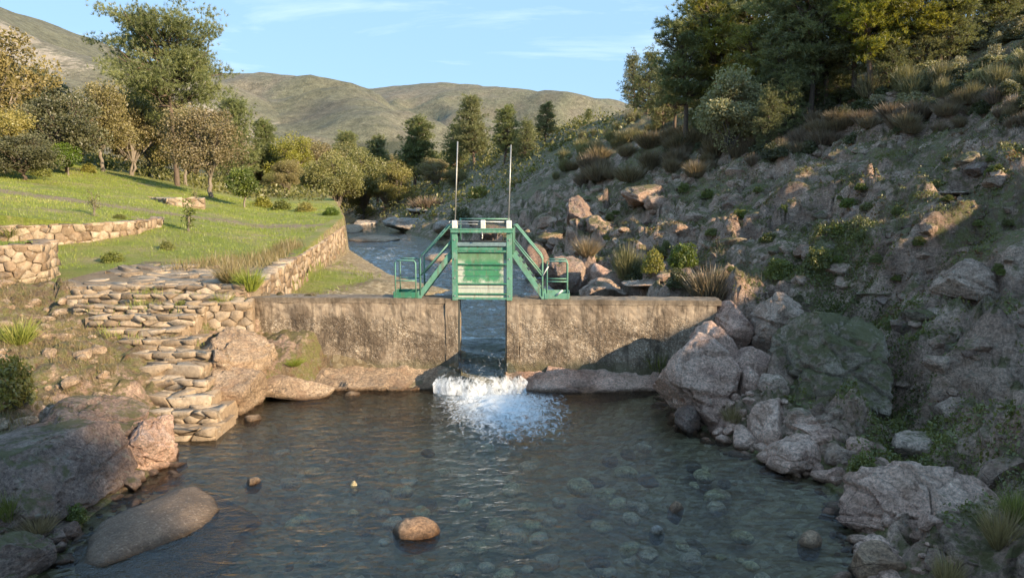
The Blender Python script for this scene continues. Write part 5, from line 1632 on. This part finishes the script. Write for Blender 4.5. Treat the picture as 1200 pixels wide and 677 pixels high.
tree('autumn_b', 'thin autumn tree between the tall pine and the bare twigged tree', 216, 200, 130, Y=64)
tree('pine_low', 'small dark pine behind the bare twigged tree', 270, 180, 116, Y=85, name='pine_tree')
tree('pine_a', 'dark pine right of the bare twigged tree', 306, 200, 143, Y=90, name='pine_tree')
tree('green', 'bright green leafy tree at the edge of the lawn', 286, 243, 186, wide=0.9)
tree('yellow', 'yellow rounded tree at the far edge of the lawn', 345, 245, 158, Y=88)
tree('autumn_a', 'brownish rounded tree in front of the yellow rounded tree', 338, 247, 186, Y=72)
tree('olive', 'olive rounded tree by the river bend', 392, 248, 176, Y=84)
tree('autumn_b', 'brown autumn tree behind the olive tree at the bend', 372, 240, 164, Y=98)
tree('olive', 'tall olive green tree right of the brown autumn tree', 425, 246, 172, Y=92)
tree('pine_b', 'dark pine rising behind the olive trees', 442, 235, 162, Y=105, name='pine_tree')
tree('pine_a', 'dark pine with a broad crown above the river bend', 486, 235, 140, Y=100, wide=1.2, name='pine_tree')
tree('yellow', 'small yellow green tree under the broad dark pine', 468, 243, 190, Y=86)
tree('autumn_a', 'yellow brown tree over the river bend', 510, 238, 184, Y=88, wide=1.2)
tree('olive', 'low olive tree at the right of the river bend', 535, 240, 196, Y=80, wide=1.3)
tree('pine_a', 'pine left of the pair of dark pines behind the gate', 556, 215, 114, Y=92, name='pine_tree')
tree('pine_low', 'smaller pine in front of the pine behind the gate', 533, 225, 146, Y=96, name='pine_tree')
tree('pine_b', 'left one of the pair of dark pines behind the gate', 591, 205, 126, Y=80, wide=1.2, name='pine_tree')
tree('pine_low', 'short dark pine in the middle of the pair behind the gate', 614, 200, 142, Y=76, name='pine_tree')
tree('pine_b', 'right one of the pair of dark pines behind the gate', 638, 195, 121, Y=78, wide=1.15, name='pine_tree')
tree('pine_low', 'small round pine on the ridge left of the slope', 689, 148, 128, Y=82, wide=1.3, name='pine_tree')
# the wood behind the lawn and the bend
for k, px, b, t, Y, lab in [
        ('olive', 318, 225, 176, 120, 'olive tree in the wood right of the small dark pine'), ('autumn_a', 292, 220, 170, 105, 'brownish tree in the wood behind the bright green leafy tree'),
        ('yellow', 365, 225, 168, 130, 'far yellowish tree peeping above the brown rounded tree'), ('olive', 405, 225, 166, 135, 'far olive tree between the yellow tree and the dark pine'),
        ('autumn_b', 455, 225, 180, 130, 'far brown tree left of the broad dark pine'), ('pine_a', 412, 220, 156, 150, 'far small pine rising above the olive trees'),
        ('olive', 500, 225, 188, 125, 'far olive tree right of the broad dark pine'), ('autumn_a', 225, 195, 146, 95, 'brown tree in the wood behind the tall pine'),
        ('olive', 140, 185, 122, 85, 'dull olive tree in the wood left of the tall pine'), ('autumn_a', 90, 180, 110, 80, 'brown tree showing above the broad dark evergreen'),
        ('olive', 185, 190, 146, 90, 'dull olive tree right behind the tall pine trunk'), ('autumn_b', 262, 200, 146, 110, 'thin brown tree in the wood beside the small dark pine'),
        ('yellow', 550, 225, 184, 120, 'far yellowish tree behind the left lifting rod'), ('olive', 575, 215, 182, 130, 'far olive tree between the two lifting rods'),
        ('olive', 350, 230, 186, 110, 'olive tree in the wood behind the brown rounded tree'), ('autumn_a', 395, 230, 190, 112, 'brown tree in the wood behind the olive tree at the bend'),
        ('olive', 20, 170, 88, 80, 'olive tree above the golden tree at the left edge'), ('autumn_a', -20, 180, 66, 60, 'brown tree cut off by the left edge'),
        ('olive', 322, 240, 200, 80, 'low olive tree at the corner of the lawn'), ('autumn_a', 306, 238, 196, 92, 'low brown tree behind the bright green leafy tree'), ('olive', 450, 245, 205, 90, 'low olive tree on the far river bank')]:
    tree(k, lab, px, b, t, Y=Y, wide=1.2, group='trees of the wood beyond the lawn')
# ---- trees, right hillside
for k, lab, px, b, t, Y, w in [
        ('pine_low', 'sunlit narrow pine on the skyline of the right slope', 744, 130, 66, None, 0.8),
        ('pine_low', 'dark pine behind the sunlit narrow pine on the skyline', 758, 134, 62, None, 0.95),
        ('pine_low', 'low dark pine right of the skyline pair', 777, 150, 82, None, 0.9),
        ('pine_c', 'leaning pine with a bare trunk left of the pale oak', 802, 172, 30, None, 1.05),
        ('pine_y', 'tall sunlit pine above the pale oak', 842, 160, -12, None, 1.0),
        ('pine_c', 'tall dark pine behind the leaning pine', 824, 158, 0, None, 1.0),
        ('pine_y', 'yellowish pine right of the pale oak', 886, 165, 34, None, 0.9),
        ('pine_c', 'dense dark pine in the middle of the hilltop grove', 908, 155, -24, None, 1.1),
        ('pine_b', 'dark green pine behind the right flank of the pale oak', 925, 150, 4, None, 1.1),
        ('pine_c', 'thin trunked pine in the shaded grove', 948, 142, -18, None, 1.0),
        ('pine_c', 'dark pine left of the gap of sky', 968, 130, -35, None, 1.0),
        ('pine_y', 'sunlit yellow green pine right of the gap of sky', 1022, 116, -34, None, 1.1),
        ('pine_b', 'dark pine behind the yellow green pine', 1000, 116, -22, None, 1.1),
        ('pine_y', 'bright yellow pine near the top of the frame', 1062, 92, -46, None, 1.2),
        ('pine_c', 'shaded pine right of the bright yellow pine', 1098, 78, -60, None, 1.1),
        ('pine_y', 'yellow green pine cut by the top edge at right', 1135, 58, -75, None, 1.1),
        ('pine_low', 'young pine below the shaded grove', 918, 162, 88, None, 0.9),
        ('pine_low', 'small pine at the foot of the dense dark pine', 897, 172, 104, None, 0.9),
        ('pine_b', 'dark pine at the top right corner', 1182, 36, -80, None, 1.1),
        ('pine_c', 'pine at the back of the hilltop grove behind the pale oak', 866, 146, -8, None, 1.1),
        ('pine_low', 'short pine under the yellow green pine', 1040, 108, 40, None, 1.0),
        ('pine_low', 'short pine in the gap left of the yellow green pine', 985, 122, 56, None, 1.0),
        ('pine_low', 'bushy low pine under the bright yellow pine', 1078, 84, 8, None, 1.1),
        ('pine_low', 'bushy low pine under the shaded pine at right', 1112, 70, -6, None, 1.1),
        ('pine_low', 'low dark pine in the upper right corner', 1160, 46, -30, None, 1.2),
        ('pine_low', 'low pine on the crest left of the corner pine', 1196, 24, -50, None, 1.2),
        ('pine_y', 'thin yellow pine between the shaded pines', 1040, 96, -40, None, 1.0),
        ('pine_low', 'low shaded pine behind the thin trunked pine', 958, 130, 50, None, 1.1),
        ('pine_low', 'low shaded pine below the tall sunlit pine', 826, 160, 70, None, 1.0),
        ('pine_b', 'bushy pine between the leaning pine and the skyline pair', 790, 158, 58, None, 1.0)]:
    tree(k, lab, px, b, t, Y=Y, wide=w, group='pines on the right hilltop', name='pine_tree')
tree('pale', 'pale leaved rounded oak standing on the right slope', 856, 190, 80, wide=0.98, name='oak_tree')
# unseen pines added on the hill beyond the right edge to shade the pool
for i, (x, y, h, k) in enumerate([(36, -24.5, 8, 'pine_b'), (39, -28, 9, 'pine_c'), (42, -26.5, 9, 'pine_a'), (41, -33, 10, 'pine_c')]):
    root = tag(empty('pine_tree', (x, y, ground_z(x, y) - 0.1), i), 'unseen pine added beyond the right edge for its shade', 'tree', 'added shade pines beyond the right edge')
    root.scale = (h * 1.1, h * 1.1, h)
    link('trunk', PR[k][0], root)
    link('crown', PR[k][1], root)

# ---- single shrubs and plants
tree('sapling', 'bright young shrub casting a shadow on the lawn', 222, 271, 236, cat='shrub', name='sapling')
tree('sapling_bare', 'thin bare sapling on the grassy terrace', 109, 251, 218, cat='sapling', name='sapling', Y=27)
tree('sapling_bare', 'small yellowing sapling by the low ruined kerb', 228, 240, 214, cat='sapling', name='sapling')
for k, lab, px, b, h, w in [
        ('yellowbush', 'bright variegated bush at the left edge above the rocks', 14, 470, 90, 0.75),
        ('tuft', 'tall grass clump above the variegated bush at left', 22, 402, 36, 1.2),
        ('bush', 'dark green leafy plant beside the lower steps', 134, 482, 30, 1.1),
        ('darktuft', 'small green tuft at the foot of the steps', 172, 504, 22, 0.9),
        ('bright', 'low bush with yellowing leaves on the left boulder', 88, 612, 38, 0.9),
        ('darktuft', 'grass growing in the cleft of the left rocks', 80, 560, 40, 0.8),
        ('dry', 'dry grass at the lower left among the rocks', 45, 628, 40, 1.0),
        ('darktuft', 'dark grass tuft at the left edge of the big boulder', 12, 610, 46, 0.9),
        ('bush', 'green plant on the upper steps', 212, 365, 20, 1.2),
        ('tuft', 'grass tuft on the steps near the dam', 262, 362, 24, 1.1),
        ('tuft', 'grass growing against the river wall end', 292, 340, 34, 1.0),
        ('dry', 'dry grass clump at the lawn edge by the river wall', 272, 332, 34, 1.2),
        ('bush', 'dark bush at the right end of the terrace ledge', 196, 292, 16, 1.3),
        ('bush', 'dark plants along the foot of the terrace wall', 132, 306, 18, 1.8),
        ('bush', 'low leafy plants on top of the terrace', 140, 256, 8, 2.2),
        ('darktuft', 'dark growth at the left end of the terrace wall', 12, 280, 22, 1.6),
        ('tuft', 'grass at the foot of the left dam wall', 345, 428, 12, 2.0),
        ('dry', 'dry hanging grass at the right end of the dam', 800, 376, 28, 1.1),
        ('darktuft', 'dark grass hanging between the dam and the pink boulder', 772, 440, 46, 0.8),
        ('darktuft', 'grass at the foot of the right gate pier', 606, 436, 18, 0.6),
        ('dry', 'brown grass between the pink rocks at the waterline', 858, 498, 34, 0.7),
        ('bush', 'green bush between the mossy dome and the foreground boulder', 1010, 566, 62, 0.75),
        ('dry', 'dry reed like grass beside the foreground boulder', 1172, 640, 66, 0.7),
        ('dry', 'brown dead plant in front of the foreground boulder', 1110, 690, 60, 0.55),
        ('darktuft', 'green grass in the lower right corner', 1192, 610, 50, 0.8),
        ('yellowbush', 'yellow leaved bush above the river slabs', 765, 318, 42, 0.8),
        ('broom', 'feathery pale green bush left of the yellow leaved bush', 735, 325, 44, 0.9),
        ('bright', 'green bush right of the yellow leaved bush', 800, 312, 44, 0.95),
        ('dry', 'spiky yellowish plant on the rocks right of the gate', 688, 300, 28, 1.1),
        ('heath', 'brown twiggy bush behind the right end of the dam', 832, 352, 46, 1.1),
        ('darkbush', 'dark bush under the yellow leaved bush', 745, 330, 30, 1.2),
        ('darkbush', 'dark bush beside the brown twiggy bush', 795, 335, 32, 1.1),
        ('bush', 'blue green bush above the tall lichen rock', 912, 325, 36, 1.1),
        ('bush', 'green bush on the slope right of the blue green bush', 960, 312, 36, 1.2),
        ('bright', 'bright green shrub on the bare hillside', 996, 243, 18, 1.6),
        ('bush', 'small dark green shrub below the sunlit stone', 1052, 250, 14, 1.3),
        ('palebush', 'round grey green bush at the right grove edge', 1040, 100, 30, 1.2),
        ('darkbush', 'dark bush standing in the river bank behind the gate', 540, 272, 44, 0.9),
        ('yellowbush', 'pale yellow bush on the bank above the bend', 560, 232, 22, 1.4),
        ('heath', 'brown bush hanging over the bank at the bend', 500, 246, 18, 2.0)]:
    shrub(k, lab, px, b, h, w)
# bushes along the edge of the wood
for k, lab, px, b, h, w in [
        ('bush', 'dark bush at the lawn edge under the golden tree', 48, 206, 20, 1.4), ('yellowbush', 'yellowish bush at the lawn edge right of the small bright tree', 104, 202, 16, 1.4),
        ('bush', 'green bush at the foot of the thin brownish tree', 128, 198, 14, 1.6), ('palebush', 'grey green bush at the lawn edge left of the tall pine', 158, 200, 18, 1.5),
        ('bush', 'green bush at the foot of the tall pine', 188, 206, 18, 1.5), ('yellowbush', 'yellow bush right of the tall pine trunk', 222, 212, 18, 1.4),
        ('palebush', 'grey green bush behind the bare twigged tree', 262, 218, 20, 1.5), ('yellowbush', 'yellow bush at the lawn corner', 308, 243, 20, 1.5),
        ('bush', 'green bush at the lawn corner by the river', 330, 246, 18, 1.6), ('yellowbush', 'yellow bush at the end of the river wall', 358, 248, 18, 1.6),
        ('palebush', 'pale bush on the far bank at the river bend', 430, 250, 16, 1.8), ('bright', 'bright bush at the end of the lawn above the river wall', 388, 252, 14, 1.7)]:
    shrub(k, lab, px, b, h, w)
# broom and heath on the upper slope: countable bushes, alike within one patch
rs = np.random.default_rng(21)
def patch(kind, noun, n_, spots, group, x0, x1, ylo, yhi, h0, h1, w0, w1):
    for i in range(n_):
        px = rs.uniform(x0, x1)
        py = rs.uniform(np.interp(px, *ylo), np.interp(px, *yhi))
        where = [s_ for lim, s_ in spots if px >= lim][-1]
        hp = rs.uniform(h0, h1)
        size = 'small' if hp < h0 + (h1 - h0) / 3 else ('large' if hp > h1 - (h1 - h0) / 3 else 'middling')
        shrub(kind, '%s %s %s' % (size, noun, where), px, py, hp, rs.uniform(w0, w1), group)
patch('broom', 'pale broom bush', 11, [(0, 'below the yellow green pines of the upper slope'), (1090, 'in the sunlit band left of the right edge'), (1150, 'in the sunlit band at the right edge')],
      'pale broom on the upper slope', 1020, 1210, ([1020, 1210], [108, 76]), ([1020, 1210], [136, 108]), 20, 34, 0.9, 1.4)
patch('palebush', 'grey leaved bush', 34, [(0, 'below the yellow green pines of the upper slope'), (1090, 'in the sunlit band left of the right edge'), (1150, 'in the sunlit band at the right edge')],
      'grey leaved bushes on the upper slope', 1000, 1210, ([1000, 1210], [104, 30]), ([1000, 1210], [138, 110]), 14, 26, 1.0, 1.7)
patch('broom', 'pale broom bush', 40, [(0, 'on the ridge behind the gate'), (690, 'on the sunlit ridge right of the round pine'), (735, 'on the ridge below the skyline pines')],
      'pale broom on the ridge', 650, 780, ([650, 780], [181, 116]), ([650, 780], [215, 150]), 9, 18, 0.9, 1.5)
HY0, HY1 = ([640, 800, 1000, 1210], [190, 165, 140, 110]), ([640, 800, 900, 1000, 1210], [235, 215, 190, 165, 150])
patch('heath', 'brown heath bush', 80, [(0, 'above the cracked outcrop by the river'), (740, 'on the shaded slope left of the pale oak'), (860, 'on the shaded slope right of the pale oak'), (960, 'on the shaded band above the bare hillside'), (1080, 'on the shaded band near the right edge')],
      'heath bushes on the shaded slope', 640, 1210, HY0, HY1, 12, 24, 0.9, 1.5)
patch('darkbush', 'dark low bush', 60, [(0, 'under the leaning pine'), (860, 'under the shaded grove'), (960, 'below the gap of sky'), (1080, 'under the pines at the upper right')],
      'dark bushes under the pines', 780, 1205, ([780, 1000, 1205], [150, 106, 16]), ([780, 1000, 1205], [215, 170, 140]), 12, 26, 1.0, 1.7)
patch('bush', 'green bush', 36, [(0, 'on the slope above the dam'), (900, 'on the hillside above the tall lichen rock'), (1000, 'on the bare hillside'), (1100, 'on the hillside near the right edge')],
      'green bushes on the hillside', 700, 1200, ([700, 900, 1200], [230, 215, 170]), ([700, 900, 1200], [300, 330, 330]), 7, 17, 1.1, 1.9)
# ------------------------------------------------------------------ ground cover (nobody could count it)
def scatter_blades(name, xy, h, w, per, lean, mat, label, cat, seed, tint0=0.45, lift=0.0):
    rs = np.random.default_rng(seed)
    n_ = len(xy)
    z = ground_z_arr(xy[:, 0], xy[:, 1]) + lift
    C = np.repeat(np.column_stack([xy, z]), per, 0)
    H_ = np.repeat(h, per)
    C[:, :2] += rs.normal(0, 0.35, (len(C), 2)) * H_[:, None]
    a = rs.uniform(0, 2 * math.pi, len(C))
    hh = H_ * rs.uniform(0.5, 1.15, len(C))
    ln = rs.uniform(0.1, lean, len(C)) * hh
    tip = C + np.stack([np.cos(a) * ln, np.sin(a) * ln, hh], 1)
    b = a + rs.normal(math.pi / 2, 0.5, len(C))
    s = np.stack([np.cos(b), np.sin(b), 0 * b], 1) * (w * H_ * rs.uniform(0.5, 1.3, len(C)))[:, None]
    V = np.stack([C - s / 2 - [0, 0, 0.02], C + s / 2 - [0, 0, 0.02], tip], 1).reshape(-1, 3)
    tt_ = np.clip(tint0 + np.repeat(0.5 * pnoise(np.column_stack([xy * 0.8, 0 * z])) + 0.7 * pnoise(np.column_stack([xy * 0.23, 0 * z + 6])), per) + rs.normal(0, 0.16, len(C)), 0, 1)
    me = make_mesh(name, V, np.arange(len(V)).reshape(-1, 3), [M[mat]], False, fattr={'tint': tt_})
    return tag(link(name, me), label, cat, kind='stuff')
def scatter_leaves(name, xy, h, leaf, per, mat, label, cat, seed, tint0=0.45, spread=1.0):
    rs = np.random.default_rng(seed)
    z = ground_z_arr(xy[:, 0], xy[:, 1])
    C = np.repeat(np.column_stack([xy, z]), per, 0)
    H_ = np.repeat(h, per)
    d = rand_dirs(rs, len(C)) * (rs.random((len(C), 1)) ** 0.4)
    d[:, 2] = np.abs(d[:, 2]) * 0.9
    P = C + d * H_[:, None] * np.array([spread, spread, 1.0])
    P[:, 2] += ground_z_arr(P[:, 0], P[:, 1]) - C[:, 2]
    tt_ = np.clip(tint0 + np.repeat(0.5 * pnoise(np.column_stack([xy * 0.8, 0 * z])) + rs.normal(0, 0.12, len(xy)), per) + rs.normal(0, 0.14, len(C)), 0, 1)
    me = leaves_mesh(name, P, leaf * (0.6 + 0.8 * np.repeat(rs.random(len(xy)), per)), rs, M[mat], tt_, 0.5, 1.7)
    return tag(link(name, me), label, cat, kind='stuff')
def sample(n_, x0, x1, y0, y1, fn, seed):
    rs = np.random.default_rng(seed)
    x, y = rs.uniform(x0, x1, n_), rs.uniform(y0, y1, n_)
    k = fn(x, y, rs)
    return np.column_stack([x, y])[k]
# lawn
def lawn_fn(x, y, rs):
    dw = xW(y) - x
    trk = np.exp(-((y - (31.5 + 0.32 * (x + 22))) / 1.2) ** 2) * (x < -9.5)
    pn = fbm(np.column_stack([x * 0.35, y * 0.35, 0 * x]), 3)
    ok = (dw > 0.55) & (dw < 24) & ((y > 20.8 + 0.15 * (x + 8)) | inside(NPOLY, x, y)) & (rs.random(len(x)) > trk * 0.9) & (pn > -0.2)
    return ok & (rs.random(len(x)) < np.clip(28 / y, 0.25, 1.0))
xy = sample(60000, -36, -6, 17.5, 56, lawn_fn, 1)
scatter_blades('lawn_grass', xy, 0.05 + 0.05 * np.random.default_rng(2).random(len(xy)) ** 2 + 0.0012 * xy[:, 1], 0.16, 3, 0.9, 'grass', 'short sunlit green grass of the lawn', 'grass', 3)
xy = sample(5000, -14, -6, 18, 27, lambda x, y, rs: (xW(y) - x > 0.4) & (xW(y) - x < 1.1 + 2.2 * sstep(24, 20, y)) & (y > 20.2 + 0.25 * (x + 8)), 4)
scatter_blades('verge_grass', xy, np.random.default_rng(5).uniform(0.16, 0.42, len(xy)), 0.05, 5, 0.7, 'dry_grass', 'taller dry grass along the lawn edge', 'grass', 6)
xy = sample(2600, -11.5, -5.3, 18, 36, lambda x, y, rs: (x > xW(y) + 0.2) & (xL(y) - x > 1.3) & (fbm(np.column_stack([x * 0.6, y * 0.6, 0 * x]), 2) > -0.15), 7)
scatter_blades('shore_grass', xy, np.random.default_rng(8).uniform(0.06, 0.16, len(xy)), 0.12, 5, 0.8, 'grass', 'green grass on the shore below the river wall', 'grass', 9)
xy = sample(5200, -13, -5.6, 10, 17.4, lambda x, y, rs: (xL(y) - x > 0.5) & ((fbm(np.column_stack([x * 0.7, y * 0.7, 0 * x + 4]), 3) > -0.1) | (np.abs(y - 15.0) < 0.12) | (np.abs(y - 15.9) < 0.1)) & (x < np.interp(y, [12, 14, 15.5, 17], [-7.2, -8.2, -9.4, -11]) + 0.2 + 3.4 * ((np.abs(y - 15.2) < 0.15) | (np.abs(y - 16.2) < 0.12))), 10)
scatter_blades('bank_grass', xy, np.random.default_rng(11).uniform(0.05, 0.20, len(xy)), 0.07, 9, 1.2, 'dry_grass', 'dry and green grass on the left bank beside the steps', 'grass', 12, 0.3)
xy = sample(900, -10.5, -6.6, 14.6, 16.9, lambda x, y, rs: (np.abs(((y - 12.45) / 4.85 * 12) % 1 - 0.2) < 0.2) & (x > np.interp(y, [12, 14, 15.5, 17], [-6.9, -8.0, -9.4, -10.8])) & (fbm(np.column_stack([x * 0.9, y * 0.4, 0 * x + 8]), 2) > 0.0), 13)
scatter_blades('step_grass', xy, np.random.default_rng(14).uniform(0.07, 0.2, len(xy)), 0.09, 7, 0.8, 'grass', 'green grass sprouting between the steps', 'grass', 15, 0.4, 0.12)
# right hillside
def slope_fn(thr, off, d0, d1):
    def fn(x, y, rs):
        d = x - xR(y)
        return (d > d0) & (d < d1) & (fbm(np.column_stack([x * 0.6 + off, y * 0.6, 0 * x]), 4) > thr) & (rs.random(len(x)) < np.clip(22 / y, 0.15, 1))
    return fn
rr = np.random.default_rng(30)
xy = sample(44000, 2, 34, 7.5, 62, slope_fn(0.02, 0, 1.0, 30), 31)
scatter_blades('hillside_heath', xy, rr.uniform(0.06, 0.22, len(xy)), 0.07, 13, 1.3, 'leaf_heath', 'low brown heath covering the shaded hillside', 'heath', 32, 0.45)
xy = sample(42000, 2, 30, 7.5, 50, slope_fn(0.03, 40, 0.9, 24), 33)
scatter_leaves('hillside_moss', xy, rr.uniform(0.06, 0.22, len(xy)), 0.034, 14, 'leaf_bank', 'green moss and low plants on the hillside rocks', 'ground cover', 34, 0.45)
xy = sample(12000, 2, 26, 8, 46, slope_fn(0.14, 80, 2.5, 22), 35)
scatter_leaves('hillside_bracken', xy, rr.uniform(0.08, 0.24, len(xy)), 0.04, 11, 'leaf_bracken', 'rusty bracken patches on the hillside', 'bracken', 36, 0.35)
def gully_fn(x, y, rs):
    c = np.interp(y, [8, 10, 12, 14, 16, 19], [6.1, 6.2, 6.7, 7.3, 7.9, 8.4])
    return np.abs(x - c) < 0.5 + 0.6 * rs.random(len(x))
xy = sample(5200, 5, 10, 9, 20, gully_fn, 37)
scatter_leaves('gully_ferns', xy, rr.uniform(0.10, 0.28, len(xy)), 0.032, 26, 'leaf_bank', 'dense dark green growth in the gully beside the mossy boulder', 'ferns', 38, 0.4)
# far woodland floor beyond the lawn
def scrub_fn(x, y, rs):
    dw = xW(y) - x
    return ((dw > 24) | (y > 60)) & (x < xR(y) + 26) & ((x < xL(y) - 1) | (x > xR(y) + 1)) & (rs.random(len(x)) < 0.7)
xy = sample(6000, -75, 10, 30, 170, scrub_fn, 39)
scatter_leaves('woodland_scrub', xy, rr.uniform(0.5, 1.8, len(xy)), 0.19, 24, 'leaf_olive', 'olive scrub covering the ground of the far wood', 'scrub', 40, 0.4)
